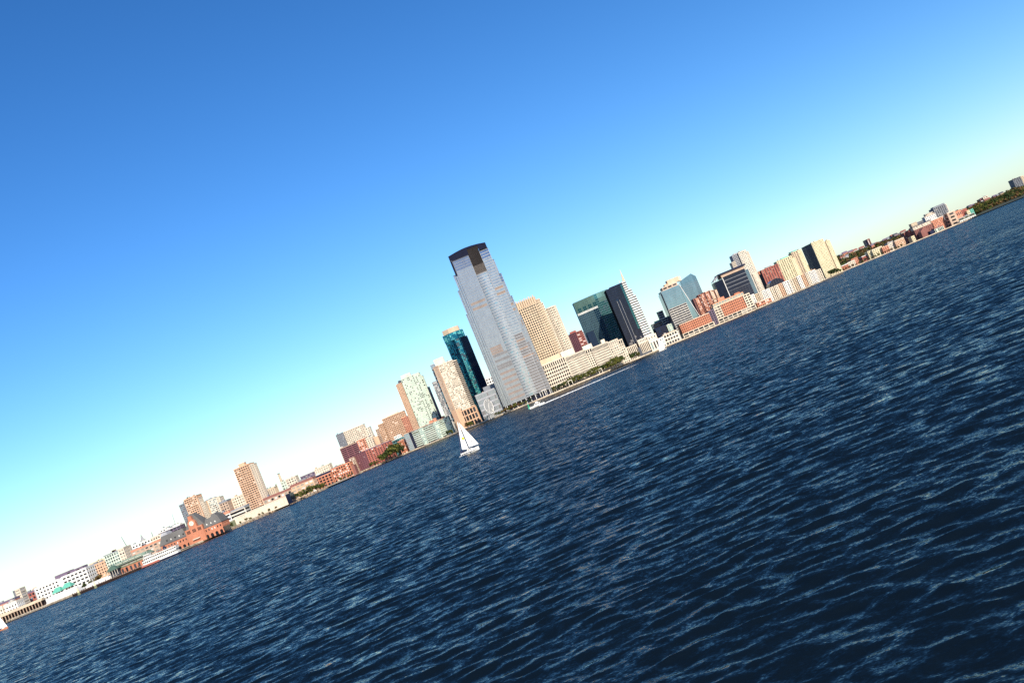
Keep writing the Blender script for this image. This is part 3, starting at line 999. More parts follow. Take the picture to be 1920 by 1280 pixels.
# ------------------------------------------------------------------ right of the spired tower
bld('office_block', 'dark stepped office block with pale stripes left of the striped tower', [
    dict(p=[(1224, 609, 2), (1239, 602.5, 2)], D=1760, d=24, fh=4, bw=14, w='mid_grey', gs=[('navy', 1)], bh=.4, pw=.04, dep=.4),
    dict(p=[(1239.5, 599, 0), (1266, 588.5, 0)], D=1760, d=24, fh=4, bw=14, w='concrete', gs=[('navy', 1)], bh=.42, pw=.04, dep=.5),
    dict(p=[(1233.5, 586, 4), (1242, 582.5, 4)], D=1760, d=14, fh=4, bw=9, w='concrete', gs=[('navy', 1)], bh=.42, pw=.04, dep=.5),
    dict(p=[(1227, 603, 8), (1237, 599, 8)], D=1760, d=8, part='penthouse', w='copper_green', z0=40)])
bld('office_block', 'low block of dark glass in front of the dark stepped offices', [
    dict(p=[(1229, 618), (1250, 608)], D=1700, d=30, fh=4, bw=4, w='navy', gs=[('navy', 3), ('teal_deep', 1)], bh=.15, pw=.1, dep=.25),
    dict(p=[(1250.5, 611, -3), (1266, 604, -3)], D=1700, d=24, fh=3.6, bw=3.6, w='pale_green', gs=[('aqua', 2), ('palegreen', 1), ('dark', 1)], bh=.4, pw=.25, dep=.4)])
bld('shed', 'low pink roofed ferry shed on the quay left of the round grey tank', [
    dict(p=[(1243, 629), (1268, 619)], D=1622, d=18, fh=6, bw=5, w='pale', gs=[('dim', 2), ('dark', 2)], bh=.4, pw=.3, dep=.4, roofw='tan'),
    dict(p=[(1249, 625), (1266, 618)], D=1632, d=8, part='roof_hut', w='tan', z0=8)])
bld('townhouse', 'white low quay building right of the colonnade podium', [
    dict(p=[(1229, 638), (1243, 632)], D=1600, d=16, fh=5, bw=3.5, w='white', gs=[('aqua', 2), ('dim', 1), ('dark', 1)], bh=.5, pw=.4, dep=.4)])

def tank():
    D = 1640.0
    x, _ = at(1269, 625, D)
    T = thing('ventilation_stack', 'round pale ventilation stack on the quay left of the long brick pier building', 'stack', (x, D, GZ))
    mb = MB()
    mb.tube((x, D, GZ), (x, D, GZ + 16), 4.4, 4.0, 16)
    mb.build('shaft', wall('concrete'), T, smooth=False)
    mb = MB()
    mb.tube((x, D, GZ + 16.05), (x, D, GZ + 17), 4.6, 4.6, 16)
    mb.build('rim', wall('pale'), T)
tank()

# striped tower with sloping glass flank
def striped_tower():
    D = 1690.0
    T = thing('office_tower', 'office tower with pale horizontal stripes under a sky reflecting glass top', 'skyscraper', (270, D + 20, GZ))
    xa, za = at(1240, 548.5, D)
    xb, zb = at(1272, 533, D)
    zt = (za + zb) / 2
    def rule(i, k, nb, nf):
        f, g = i / nb, k / nf
        if g > .70 - .10 * f + .03 * math.sin(i * 1.7): return 2
        return 0 if i > 1 else 1
    gs = [('navy', 1), ('dark', 0), ('skyblue', 0)]
    zm = GZ + (zt - GZ) * .63
    block(T, rect(xa, xb, D, D + 34), GZ, zm, 3.9, 6, 'concrete', [('navy', 4), ('dark', 1)], .45, .05, .45, .2)
    block(T, rect(xa, xb, D, D + 34), zm + .3, zt, 3.9, 2.2, 'steel', [('skyblue', 1)], .06, .05, .12, .8, 'concrete')
    solid(T, 'flank', rect(xa - 2.2, xa - .6, D + 2, D + 32), GZ, zt - 3, GL['navy']())
    # sloping flank: narrow at the top, wide at the foot
    fl = MB()
    fl.prism([(xb + .6, D + 1), (xb + 15, D + 3), (xb + 15, D + 30), (xb + .6, D + 30)], GZ, zt - 1,
             top=[(xb + .6, D + 1), (xb + 1.2, D + 1), (xb + 1.2, D + 30), (xb + .6, D + 30)])
    fl.build('sloping_flank', GL['skyblue'](), T)
    ed = MB()
    ed.tube((xb + 1.2, D + .6, zt), (xb + 15, D + 2.6, GZ + 14), .55, n=4)
    ed.build('edge_strip', wall('white'), T)
    block(T, rect(xa + 5, xb - 1, D + 5, D + 30), zt + .9, zt + 6, 5, 8, 'tan', [('dim', 1), ('dark', 1)], .5, .3, .4, .6, 'pale')
    xp, zp = at(1246, 534, D)
    xq, zq = at(1272, 520, D)
    solid(T, 'penthouse', rect(xp + 1, xp + 7, D + 8, D + 24), zt + 6.7, zt + 10, 'peach')
    solid(T, 'penthouse', rect(xp + 7.2, xq + 1, D + 7, D + 26), zt + 6.7, zt + 15, 'sand')
    solid(T, 'penthouse', rect(xq + 1.1, xq + 5, D + 9, D + 26), zt + 6, zt + 14, 'cream')
striped_tower()

def crystal():
    D = 1820.0
    T = thing('glass_tower', 'pale blue glass tower with pointed top behind the striped tower', 'skyscraper', (320, D + 15, GZ))
    (x0, z0), (x1, z1), (x2, z2) = at(1275, 527, D), at(1293, 513.5, D), at(1302, 517, D)
    lo = min(z0, z2) - 8
    block(T, [(x0, D + 4), (x1 + 2, D), (x2 + 3, D + 5), (x2 + 3, D + 30), (x0, D + 30)], GZ, lo, 4, 3, 'steel', [('skyblue', 1)], .1, .06, .15, 0)
    tp = MB()
    tp.prism([(x0, D + 4), (x1 + 2, D), (x2 + 3, D + 5), (x2 + 3, D + 30), (x0, D + 30)], lo + .01, [z0, z1, z2 - 1, z2 - 4, z0 - 4])
    tp.build('crown', GL['skyblue'](), T)
crystal()

def bay_apartments():
    D = 1770.0
    T = thing('apartment_block', 'brick apartment block with projecting window bays behind the pier building', 'building', (370, D + 12, GZ))
    cols = [(1300, 561, 1309, 557), (1309.5, 553.5, 1318, 550), (1318.5, 549, 1327, 545), (1327.5, 546, 1336, 542.5), (1336.5, 545, 1345, 541.5)]
    for i, (a, b, c, d) in enumerate(cols):
        (x0, z0), (x1, z1) = at(a, b, D), at(c, d, D)
        m = (x0 + x1) / 2
        block(T, rect(x0, m - 1.2, D + 1.6, D + 22), GZ, z0, 3.1, 2.4, 'brown_brick', HOME, .4, .35, .3, .8)
        block(T, [(m - 1.1, D), (x1 - .5, D), (x1, D + 1.5), (x1, D + 22), (m - 1.1, D + 22)], GZ, z0 - 1, 3.1, 2.4, 'peach' if i > 2 else 'salmon_brick', [('white_blind', 3), ('dark', 4), ('blind', 2)], .42, .35, .3, .8)
bay_apartments()

# long brick pier buildings on white framed deck
def pier_building(name, label, xl, xr, yl, yr, D, rows, centre='orange_brick', frame_ends=0.0, attic=False):
    (x0, z0), (x1, z1) = at(xl, yl, D), at(xr, yr, D)
    zt = (z0 + z1) / 2
    T = thing(name, label, 'building', ((x0 + x1) / 2, D + 12, GZ))
    base = 9.5
    block(T, rect(x0 - 1, x1 + 1, D - 4, D + 24), .8, base, 4.3, 8.5, 'cream', [('dark', 4), ('dim', 2), ('blind', 1)], .28, .13, .8, .5, 'cream')
    e = frame_ends * (x1 - x0)
    block(T, rect(x0 + e, x1 - e, D, D + 22), base + .6, zt, (zt - base) / rows, 3.4, centre, [('dark', 4), ('dim', 1)], .5, .48, .4, .9, 'cream')
    if e:
        for a, b in ((x0, x0 + e - .1), (x1 - e + .1, x1)):
            block(T, rect(a, b, D - 1, D + 22), base + .6, zt, (zt - base) / rows, 5, 'cream', [('dark', 4), ('blind', 1)], .42, .25, .5, .9, 'cream')
    if attic:
        block(T, rect(x0 + 2, x1 - 8, D + 4, D + 20), zt + 1, zt + 6, 5, 5, 'peach', [('aqua', 2), ('dim', 1)], .5, .2, .3, .7, 'orange_brick')
        solid(T, 'penthouse', rect(x0 + 14, x0 + 26, D + 8, D + 18), zt + 6.8, zt + 12, 'salmon_brick')
        solid(T, 'penthouse', rect(x1 - 22, x1 - 12, D + 8, D + 18), zt + 6.8, zt + 9, 'orange_brick')
    return T
pier_building('pier_building', 'long orange brick pier building under the striped tower', 1274, 1328.5, 609.5, 587, 1650, 4)
pier_building('pier_building', 'long orange brick pier building with cream framed ends below the dark glass box', 1337.5, 1404, 577, 549.5, 1690, 5, frame_ends=.17, attic=True)
bld('office_block', 'dark plum box filling the gap between the two long brick pier buildings', [
    dict(p=[(1328.7, 584.5), (1337, 581)], D=1662, d=14, fh=4, bw=4, w='plum', gs=[('dark', 1)], bh=.3, pw=.3)])  # added box gives the gap its dark tone

# dark glass box with framed roof
def glass_box():
    D = 1760.0
    T = thing('glass_office', 'dark glass office box with overhanging roof and pale horizontal lines', 'building', (420, D + 20, GZ))
    x0, z0 = at(1338, 526, D + 8)
    x1, z1 = at(1352, 517, D)
    x2, z2 = at(1393, 499, D)
    x3, z3 = at(1402, 503, D + 10)
    zt = z2 - 4
    block(T, [(x0, D + 8), (x1, D + 1), (x1, D + 38), (x0, D + 38)], GZ, zt - 4, 4, 3.5, 'navy', [('navy', 5), ('navy2', 2)], .06, .05, .15, .5, 'navy')
    mid = zt - (zt - GZ) * .38
    block(T, rect(x1 + 1, x2, D, D + 38), mid, zt - 1, 6.5, 40, 'steel', [('navy', 1)], .10, 0, .3, .2, 'navy')
    block(T, rect(x1 + 1, x2, D + .4, D + 38), GZ, mid - .3, 4, 5, 'dark_grey', [('navy', 4), ('navy2', 3)], .08, .06, .2, .2, 'navy')
    block(T, [(x2 + .2, D), (x3, D + 10), (x3, D + 38), (x2 + .2, D + 38)], GZ, zt - 4, 4, 3, 'steel', [('skyblue', 4), ('bluegrey', 1)], .06, .05, .12, .4, 'steel')
    e = MB()
    e.box(x1 - .1, x1 + 1, D - .8, D + 1, GZ, zt - 1)
    e.build('edge_strip', wall('white'), T)
    solid(T, 'soffit', rect(x1 - 1, x2 + 1, D - 1.5, D + 30), zt - .7, zt + 4.5, 'tan')
    r = MB()
    r.prism([(x1 - 5, D - 4), (x2 + 4, D - 4), (x2 + 4, D + 32), (x1 - 5, D + 32)], zt + 4.6, zt + 7.2)
    r.build('roof', wall('navy'), T)
    for k in range(4):
        mb = MB()
        xx = x0 - 2 + k * (x1 - x0 - 2) / 3
        mb.tube((xx, D + 6, zt - 3), (xx + 6, D + 8, zt + 6), .5, n=5)
        mb.build('roof_truss', wall('steel'), T)
    s = MB()
    s.hexa([(x0 - 2, D + 5, zt - 2), (x1 - 5, D + 3, zt + 2), (x1 - 5, D + 30, zt + 2), (x0 - 2, D + 30, zt - 2), (x0 - 2, D + 5, zt - 1.4), (x1 - 5, D + 3, zt + 6), (x1 - 5, D + 30, zt + 6), (x0 - 2, D + 30, zt - 1.4)])
    s.build('screen', wall('grey'), T)
glass_box()

bld('apartment_tower', 'tall cream apartment tower rising behind the dark glass box', [
    dict(p=[(1372, 493, 4), (1378, 490.5, 2)], D=1960, d=20, fh=3.2, bw=2.7, w='cream', gs=[('dark', 3), ('dim', 1)], bh=.4, pw=.4),
    dict(p=[(1372.5, 480, 3), (1383, 475.5, 2)], D=1960, d=24, fh=3.2, bw=2.7, w='grey', gs=[('dark', 3), ('dim', 2)], bh=.4, pw=.3),
    dict(p=[(1384, 474.5, 0), (1398, 469.5, 0)], D=1958, d=24, fh=3.2, bw=3, w='pale', gs=[('dark', 3), ('blind', 2)], bh=.45, pw=.45),
    dict(p=[(1398.2, 470, 0), (1404, 474, 10)], D=1958, d=16, fh=3.2, bw=3, w='cream', gs=[('dark', 3), ('blind', 2)], bh=.45, pw=.45),
    dict(p=[(1411, 514, 0), (1420, 511, 4)], D=1956, d=16, fh=3.2, bw=3, w='cream', gs=[('dark', 3), ('blind', 2)], bh=.45, pw=.45),
    dict(p=[(1379, 475), (1396.5, 467)], D=1966, d=14, part='penthouse', w='grey', z0=150)])
bld('apartment_tower', 'red brick apartment slab with vertical ribs behind the black arched roof', [
    dict(p=[(1421, 511, 12), (1427, 507.5, 2)], D=2060, d=24, fh=3.1, bw=4, w='navy', gs=[('navy', 1)], bh=.3, pw=.2),
    dict(p=[(1427.2, 507.5, 1), (1458, 495.5, 1)], D=2060, d=24, fh=3.1, bw=5.6, w='red_brick', gs=[('dim', 3), ('dark', 3), ('blind', 2)], bh=.3, pw=.5, dep=.8),
    dict(p=[(1421, 509.5), (1428, 506.5)], D=2066, d=10, part='lift_house', w='orange_brick', z0=100),
    dict(p=[(1435, 501.5), (1446, 497)], D=2066, d=10, part='penthouse', w='steel', z0=105)])

def arch_hall():
    D = 1900.0
    (x0, _), (x1, _) = at(1441, 533, D), at(1470, 526, D)
    T = thing('arched_hall', 'black glass hall with rounded arch roof behind the condominium row', 'building', ((x0 + x1) / 2, D + 10, GZ))
    cx, r = (x0 + x1) / 2, (x1 - x0) / 2
    zc = at(1457, 520.5, D)[1] - r * .85
    pts = [(cx - r, GZ)] + [(cx - r * math.cos(t), zc + r * .85 * math.sin(t)) for t in np.linspace(0, math.pi, 15)] + [(cx + r, GZ)]
    mb = MB()
    n = len(pts)
    mb.v += [(x, D, z) for x, z in pts] + [(x, D + 26, z) for x, z in pts]
    mb.f.append(tuple(reversed(range(n))))
    mb.f.append(tuple(range(n, 2 * n)))
    for i in range(n - 1):
        mb.f.append((i, i + 1, n + i + 1, n + i))
    mb.m += [0] * (n + 1)
    mb.build('shell', GL['navy'](), T)
    for k in range(1, 6):
        x = cx - r + 2 * r * k / 6
        h = zc + r * .85 * math.sqrt(max(0, 1 - ((x - cx) / r) ** 2))
        q = MB()
        q.box(x - .3, x + .3, D - .5, D - .05, GZ, h)
        q.build('rib', wall('dark_grey'), T)
arch_hall()

bld('apartment_tower', 'yellow twin apartment slabs with green copper roofs', [
    dict(p=[(1456.5, 491.5, 2), (1483, 479.5, 0)], D=2140, d=24, fh=3.1, bw=4.6, w='yellow', gs=[('dim', 3), ('dark', 3), ('blind', 2)], bh=.32, pw=.5, dep=.8),
    dict(p=[(1483.4, 486, -2), (1490, 484, 0)], D=2140, d=24, fh=3.1, bw=5, w='yellow', gs=[('blind', 3), ('dim', 1)], bh=.5, pw=.5, dep=.5),
    dict(p=[(1484, 475, 8), (1494.5, 470.5, 6)], D=2140, d=24, fh=3.1, bw=4, w='sand', gs=[('dim', 3), ('dark', 2)], bh=.35, pw=.5, dep=.6),
    dict(p=[(1495, 470.5, 5), (1502, 468, 10)], D=2140, d=20, fh=3.1, bw=4, w='yellow', gs=[('blind', 4), ('dim', 2)], bh=.5, pw=.5, dep=.4),
    dict(p=[(1464.5, 485.5, 2), (1477, 479, 2)], D=2144, d=12, part='copper_roof', w='copper_green', z0=120),
    dict(p=[(1481, 473, 10), (1492, 468, 10)], D=2146, d=12, part='copper_roof', w='copper_green', z0=130)])
def chimney(label, x, yt, D, r, w, yb=None, r2=None):
    X, Z = at(x, yt, D)
    T = thing('chimney', label, 'chimney', (X, D, GZ))
    mb = MB()
    mb.tube((X, D, GZ), (X, D, Z), r2 or r * 1.3, r, 10)
    mb.build('shaft', wall(w), T)
    mb = MB()
    mb.tube((X, D, Z + .02), (X, D, Z + 1.6), r * 1.15, r * 1.15, 10)
    mb.build('rim', wall('dark_grey'), T)
chimney('slim black chimney between the yellow apartment slabs', 1510, 489, 2350, 1.5, 'black')

bld('apartment_tower', 'large pale yellow apartment slab with shaded dark left end, last of the tall group', [
    dict(p=[(1509.5, 462.3, 26), (1521, 457, 0)], D=2240, d=30, fh=3.1, bw=4, w='dark_grey', gs=[('navy', 3), ('navy2', 1)], bh=.45, pw=.5, dep=.2),  # shade on the left end is put into these dark finishes
    dict(p=[(1521.2, 456.8, 0), (1542.5, 448, 0)], D=2238, d=34, fh=3.1, bw=3.0, w='yellow', gs=[('dim', 3), ('dark', 2), ('blind', 4)], bh=.5, pw=.5, dep=.4),
    dict(p=[(1543, 455, 2), (1548, 453, 2)], D=2238, d=30, fh=3.1, bw=2.6, w='sand', gs=[('dim', 2), ('dark', 2)], bh=.4, pw=.4, dep=.5),
    dict(p=[(1548.3, 452.8, 0), (1555, 450.5, 2)], D=2238, d=30, fh=3.1, bw=3, w='yellow', gs=[('blind', 4), ('dim', 2)], bh=.5, pw=.5, dep=.4),
    dict(p=[(1521, 454.5), (1528, 451.5)], D=2250, d=10, part='penthouse', w='pale', z0=150)])
bld('townhouse', 'small peach building wedged beside the shaded end of the yellow slab', [
    dict(p=[(1519, 509, 0), (1528, 505)], D=2180, d=14, fh=4, bw=5, w='peach', gs=[('dim', 1), ('dark', 1)], bh=.5, pw=.5)])

# row of waterfront condominiums
cond = [(1404.5, 555.5, 1413, 552, 1725, 'white', 'at the left end of the condominium row'), (1414, 553.5, 1428, 547.5, 1740, 'sand', 'tan condominium with brick base right of the white end block'),
        (1428.5, 547, 1441.5, 541.5, 1760, 'white', ''), (1442, 541.5, 1457.5, 535, 1785, 'cream', ''), (1458, 534.5, 1473.5, 528, 1815, 'peach', ''),
        (1474, 528, 1484, 523.5, 1840, 'white', ''), (1484.5, 524, 1500, 517, 1870, 'sand', ''), (1500.5, 517, 1515, 511, 1905, 'peach', ''), (1515.5, 511, 1527.5, 506.5, 1950, 'white', ''),
        (1528, 508.5, 1538, 504.5, 1985, 'pale', '')]
lab = ['white condominium block at the left end of the waterfront row', 'tan condominium right of the white end block', 'white condominium below the tall cream tower', 'cream condominium with balconies left of the arched hall',
       'peach condominium in front of the black arched hall', 'white condominium with dark recess under the yellow slabs', 'tan condominium under the twin yellow slabs', 'peach condominium near the right end of the row',
       'white condominium second from the right end of the row', 'low pale condominium at the right end of the row']
for i, (a, b, c, d, D, w, _) in enumerate(cond):
    T = bld('condominium', lab[i], [
        dict(p=[(a, b), (a + (c - a) * .45, b + (d - b) * .45)], D=D, d=18, fh=3.1, bw=3.4, w=w, gs=[('dark', 5), ('dim', 1)], bh=.36, pw=.36, dep=.5),
        dict(p=[(a + (c - a) * .47, b + (d - b) * .47 + .8, 3), (a + (c - a) * .60, b + (d - b) * .6 + .8, 3)], D=D, d=14, fh=3.1, bw=3, w='mid_grey' if i in (2, 5) else 'pale', gs=[('navy', 3), ('dark', 1)], bh=.3, pw=.2, dep=.5),
        dict(p=[(a + (c - a) * .62, b + (d - b) * .62, -1), (c, d, -1)], D=D, d=18, fh=3.1, bw=3.4, w='cream' if i % 2 else 'white', gs=[('dark', 4), ('dim', 2)], bh=.36, pw=.4, dep=.5)],
        group='condominiums along the water')
bld('pier_building', 'low brick pier hall in front of the left condominiums', [
    dict(p=[(1419, 568.5), (1444, 557.5)], D=1700, d=14, z0=.8, fh=4, bw=3.4, w='salmon_brick', gs=[('dark', 3), ('white_blind', 1)], bh=.4, pw=.35, dep=.5, roofw='pale')])

# ------------------------------------------------------------------ far right shore under the ridge
FAR = [
 ('brick_shed', 'small red brick shed with white roof right of the big yellow slab', 1578, 499.5, 1589, 495, 2420, 'orange_brick', 'white', 4, 5),
 ('warehouse', 'cream flat warehouse right of the small red shed', 1589.5, 493, 1602, 488.5, 2430, 'cream', 'pale', 4, 5),
 ('brick_house', 'red brick house block above the cream warehouse', 1596, 487, 1607, 482.8, 2520, 'salmon_brick', 'orange_brick', 4, 4),
 ('brick_house', 'low red and white house left of the yellow warehouse', 1616, 482, 1626, 478, 2470, 'red_brick', 'white', 4, 4),
 ('warehouse', 'tall narrow yellow warehouse on the far right shore', 1626.5, 472.5, 1633, 470, 2460, 'yellow', 'yellow', 4, 6),
 ('warehouse', 'long yellow warehouse with uneven roof on the far right shore', 1635, 469.5, 1653, 462, 2450, 'yellow', 'cream', 4, 5),
 ('brick_shed', 'flat red brick shed right of the long yellow warehouse', 1654, 465, 1665, 460.3, 2440, 'salmon_brick', 'peach', 4, 5),
 ('townhouse', 'white gabled house group right of the flat red shed', 1664, 456, 1674, 452.5, 2480, 'pale', 'mid_grey', 4, 4),
 ('apartment_block', 'cream and orange apartment block left of the dark red blocks', 1677.5, 452.5, 1694, 446, 2470, 'peach', 'cream', 3.6, 4),
 ('brick_block', 'dark red brick block left of the long brown terraced building', 1695, 438, 1703, 434.5, 2520, 'brown_brick', 'red_brick', 3.6, 4),
 ('brick_block', 'taller red brick block beside the brown terraced building', 1703.5, 432.5, 1711, 429.5, 2500, 'red_brick', 'plum_brick', 3.6, 4),
 ('warehouse', 'small yellow house in front of the red brick blocks', 1708.5, 444.5, 1714, 442.5, 2440, 'yellow', 'yellow', 4, 5),
 ('apartment_block', 'orange and white apartment block left of the grey tower', 1745.5, 414.5, 1768, 405.5, 2480, 'salmon_brick', 'pale', 3.6, 4),
 ('office_block', 'square tan block with cream frame right of the grey tower', 1775.5, 400.5, 1789, 395, 2460, 'tan', 'cream', 8, 14),
 ('brick_block', 'red brick block with tall ribs right of the square tan block', 1791, 397.5, 1800.5, 394, 2470, 'salmon_brick', 'orange_brick', 14, 4),
 ('brick_block', 'low red brick wing right of the ribbed brick block', 1801, 396, 1812, 391.5, 2480, 'red_brick', 'red_brick', 4, 4),
 ('townhouse', 'small yellow gabled house at the foot of the wooded point', 1812.5, 396, 1817, 394.3, 2470, 'yellow', 'peach', 4, 4),
 ('townhouse', 'small teal roofed house at the foot of the wooded point', 1818, 394.5, 1824, 392, 2475, 'copper_green', 'copper_green', 4, 4),
]
for n, l, a, b, c, d, D, w, rw, fh, bw in FAR:
    bld(n, l, [dict(p=[(a, b), (c, d)], D=D, d=20, fh=fh, bw=bw, w=w, gs=HOME, bh=.5, pw=.45, dep=.5, roofw=rw, roof=1.6)])

def terraced():
    D = 2480.0
    T = thing('terraced_building', 'long brown brick building with cream upper terraces left of the grey tower', 'building', (at(1725, 420, D)[0], D + 14, GZ))
    a, z = at(1711.5, 426, D); b, _ = at(1745, 412.5, D)
    z1 = z - 1
    block(T, rect(a, b, D, D + 26), GZ, z1 - 8, 4, 5, 'brown_brick', [('dark', 2), ('dim', 1)], .5, .45, .5, .6, 'tan')
    block(T, rect(a, b, D + 2, D + 24), z1 - 7.3, z1, 3.6, 7, 'cream', [('blind', 2), ('dim', 1)], .5, .2, .5, 1.6, 'navy')
    w = b - a
    block(T, rect(a + w * .03, a + w * .33, D + 6, D + 20), z1 + 1.7, z1 + 10, 4, 3, 'sand', [('dim', 1), ('blind', 1)], .5, .4, .4, .8, 'tan')
    block(T, rect(a + w * .35, a + w * .66, D + 6, D + 20), z1 + 1.7, z1 + 8, 4, 3, 'mid_grey', [('dim', 1), ('dark', 1)], .4, .2, .4, .8, 'grey')
    c, zz = at(1735, 404.5, D); d, _ = at(1754, 397, D)
    block(T, rect(c, d, D + 8, D + 24), GZ, zz - 3, 4, 5, 'white', [('dark', 2), ('dim', 1), ('peach_', 0)][:2], .5, .35, .6, 1.2, 'tan')
    block(T, rect(c + 6, d - 2, D + 10, D + 22), zz - 1.7, zz + 3, 4, 4, 'cream', [('dark', 1), ('blind', 1)], .4, .3, .4, .8, 'mid_grey')
    # gabled wing in front
    e, ze = at(1727, 436, D - 30); f, _ = at(1742, 430, D - 30)
    y = D - 30
    g = MB()
    m = (e + f) / 2
    za = ze + 2
    g.v += [(e, y, GZ), (f, y, GZ), (f, y, za), (m, y, za + 9), (e, y, za), (e, y + 20, GZ), (f, y + 20, GZ), (f, y + 20, za), (m, y + 20, za + 9), (e, y + 20, za)]
    g.f += [(0, 1, 2, 3, 4), (9, 8, 7, 6, 5), (1, 6, 7, 2), (2, 7, 8, 3), (3, 8, 9, 4), (4, 9, 5, 0)]
    g.m += [0] * 6
    g.build('gabled_wing', wall('brown_brick'), T)
terraced()
bld('apartment_tower', 'grey tower with pale vertical ribs standing over the far right shore', [
    dict(p=[(1750, 391.5, 1), (1771, 383, 1)], D=2500, d=26, fh=3.3, bw=5.4, w='mid_grey', gs=[('dim', 3), ('dark', 3), ('blind', 1)], bh=.25, pw=.35, dep=.9),
    dict(p=[(1771.2, 384, 1), (1774, 383, 6)], D=2500, d=20, fh=3.3, bw=5.4, w='pale', gs=[('dim', 1)], bh=.3, pw=.5, dep=.5),
    dict(p=[(1749.5, 388), (1770, 380.5)], D=2506, d=18, part='cap', w='mid_grey', z0=92)])
bld('warehouse', 'green shuttered boat hall on the quay below the grey tower', [
    dict(p=[(1752, 430), (1768, 423.5)], D=2420, d=16, fh=8, bw=4, w='pale_green', gs=[('dim', 2), ('palegreen', 2)], bh=.2, pw=.3, dep=.5, roofw='brown_brick', roof=3),
    dict(p=[(1743, 433.5), (1751.5, 430)], D=2422, d=14, part='side_hall', w='navy')])
bld('pier_shed', 'long white pier shed on the water below the red brick wing', [
    dict(p=[(1800, 415.3), (1829, 403.3)], D=2440, d=14, z0=.8, fh=5, bw=6, w='white', gs=[('dim', 2), ('dark', 1)], bh=.4, pw=.2, dep=.5, roofw='white'),
    dict(p=[(1797, 411), (1826, 399)], D=2462, d=16, fh=5, bw=6, w='olive', gs=[('dim', 1), ('blind', 1)], bh=.4, pw=.2, dep=.5, roofw='grey')])
bld('apartment_tower', 'lone dark brown tower with white stripe on the far ridge', [
    dict(p=[(1622, 451, 8), (1625.5, 449.3, 0)], D=3080, d=20, fh=4, bw=6, w='plum', gs=[('dark', 1)], bh=.3, pw=.3, z0=60),
    dict(p=[(1625.6, 449.3, 0), (1630, 447.3, 0)], D=3080, d=20, fh=30, bw=3.6, w='brown_brick', gs=[('dark', 2), ('white_blind', 1)], bh=.1, pw=.5, z0=60)])
bld('apartment_tower', 'dark grey tower with cream edge at the far right end of the ridge', [
    dict(p=[(1899, 337, 6), (1913, 331.5, 0)], D=2740, d=26, fh=3.6, bw=5, w='mid_grey', gs=[('dark', 2), ('dim', 2)], bh=.4, pw=.3, z0=60, roofw='dark_grey'),
    dict(p=[(1913.2, 331, 0), (1919, 330.5, 8)], D=2740, d=20, fh=3.6, bw=3, w='sand', gs=[('blind', 2), ('dim', 1)], bh=.4, pw=.4, z0=60)])
bld('apartment_block', 'cream apartment block with red panels on the ridge behind the wooded point', [
    dict(p=[(1837.5, 374, 0), (1842.5, 371.5, 0)], D=2860, d=20, fh=4, bw=8, w='plum_brick', gs=[('dark', 2), ('white_blind', 1)], bh=.3, pw=.4, z0=50),
    dict(p=[(1843, 370.8, 0), (1851.5, 366.8, 0)], D=2856, d=20, fh=4, bw=6, w='cream', gs=[('dim', 2), ('blind', 2)], bh=.4, pw=.4, z0=50)])

# small houses along the ridge
rng = random.Random(21)
HOUSE = []
def house_proto(w, roofc):
    T = thing('ridge_house', 'x', 'house', (0, 0, 0))
    block(T, rect(-6, 6, -4, 4), 0, 7, 3.5, 3, w, [('dark', 2), ('dim', 1)], .5, .45, .3, 0)
    g = MB()
    g.v += [(-6.5, -4.6, 7.02), (6.5, -4.6, 7.02), (6.5, 4.6, 7.02), (-6.5, 4.6, 7.02), (-6.5, 0, 11), (6.5, 0, 11)]
    g.f += [(0, 1, 5, 4), (2, 3, 4, 5), (1, 2, 5), (3, 0, 4), (3, 2, 1, 0)]
    g.m += [0] * 5
    g.build('roof', wall(roofc), T)
    return T
protos = [house_proto('white', 'mid_grey'), house_proto('pale', 'brown_brick'), house_proto('sand', 'dark_grey'), house_proto('salmon_brick', 'plum')]
spots = [(1573, 480.5), (1580, 478), (1586, 477), (1591, 475.5), (1599, 473.5), (1606, 471), (1612, 468.8), (1618, 467.5), (1634, 461), (1664, 449.5), (1669, 446.8), (1674, 444.2), (1684, 440.5), (1689, 438.5),
         (1576, 486), (1583, 483.5), (1630, 463), (1812, 392.5), (1816, 390), (1858, 373.5), (1866, 369.8), (1870, 366.5), (1888, 366), (1882, 370), (1866, 379), (1872, 376.5)]
used = [False] * 4
names = ['white', 'cream', 'tan', 'red brick']
ORD = ['first', 'second', 'third', 'fourth', 'fifth', 'sixth', 'seventh', 'eighth', 'ninth', 'tenth', 'eleventh', 'twelfth', 'thirteenth', 'fourteenth', 'fifteenth', 'sixteenth', 'seventeenth', 'eighteenth', 'nineteenth', 'twentieth', 'twenty-first', 'twenty-second', 'twenty-third', 'twenty-fourth', 'twenty-fifth', 'twenty-sixth', 'twenty-seventh', 'twenty-eighth', 'twenty-ninth', 'thirtieth']
spots += [(1578, 482), (1588, 480), (1596, 478.5), (1603, 476), (1610, 473.5), (1640, 459.5), (1648, 456.5), (1656, 453.5), (1678, 446), (1836, 384), (1845, 380), (1852, 377.5), (1893, 362), (1876, 372)]
spots.sort()
tells = []
for i, (x, y) in enumerate(spots):
    k = i % 4
    D = float(np.interp(x, [r[0] for r in RIDGE], [r[2] for r in RIDGE])) - (60 if (x, y) in ((1576, 486), (1583, 483.5), (1630, 463), (1888, 366), (1882, 370), (1866, 379), (1872, 376.5)) else 6)
    X, Z = at(x, y, D)
    T = protos[k] if not used[k] else copy_tree(protos[k])
    used[k] = True
    T.location = (X, D - 22, Z - 6)
    T.scale = (rng.uniform(.9, 1.3),) * 3
    T.rotation_euler[2] = rng.uniform(-.5, .5)
    T['group'] = 'houses along the far wooded ridge'
    T['label'] = '%s gabled house on the wooded far ridge, %s of its colour from the left' % (names[k], ORD[i // 4])

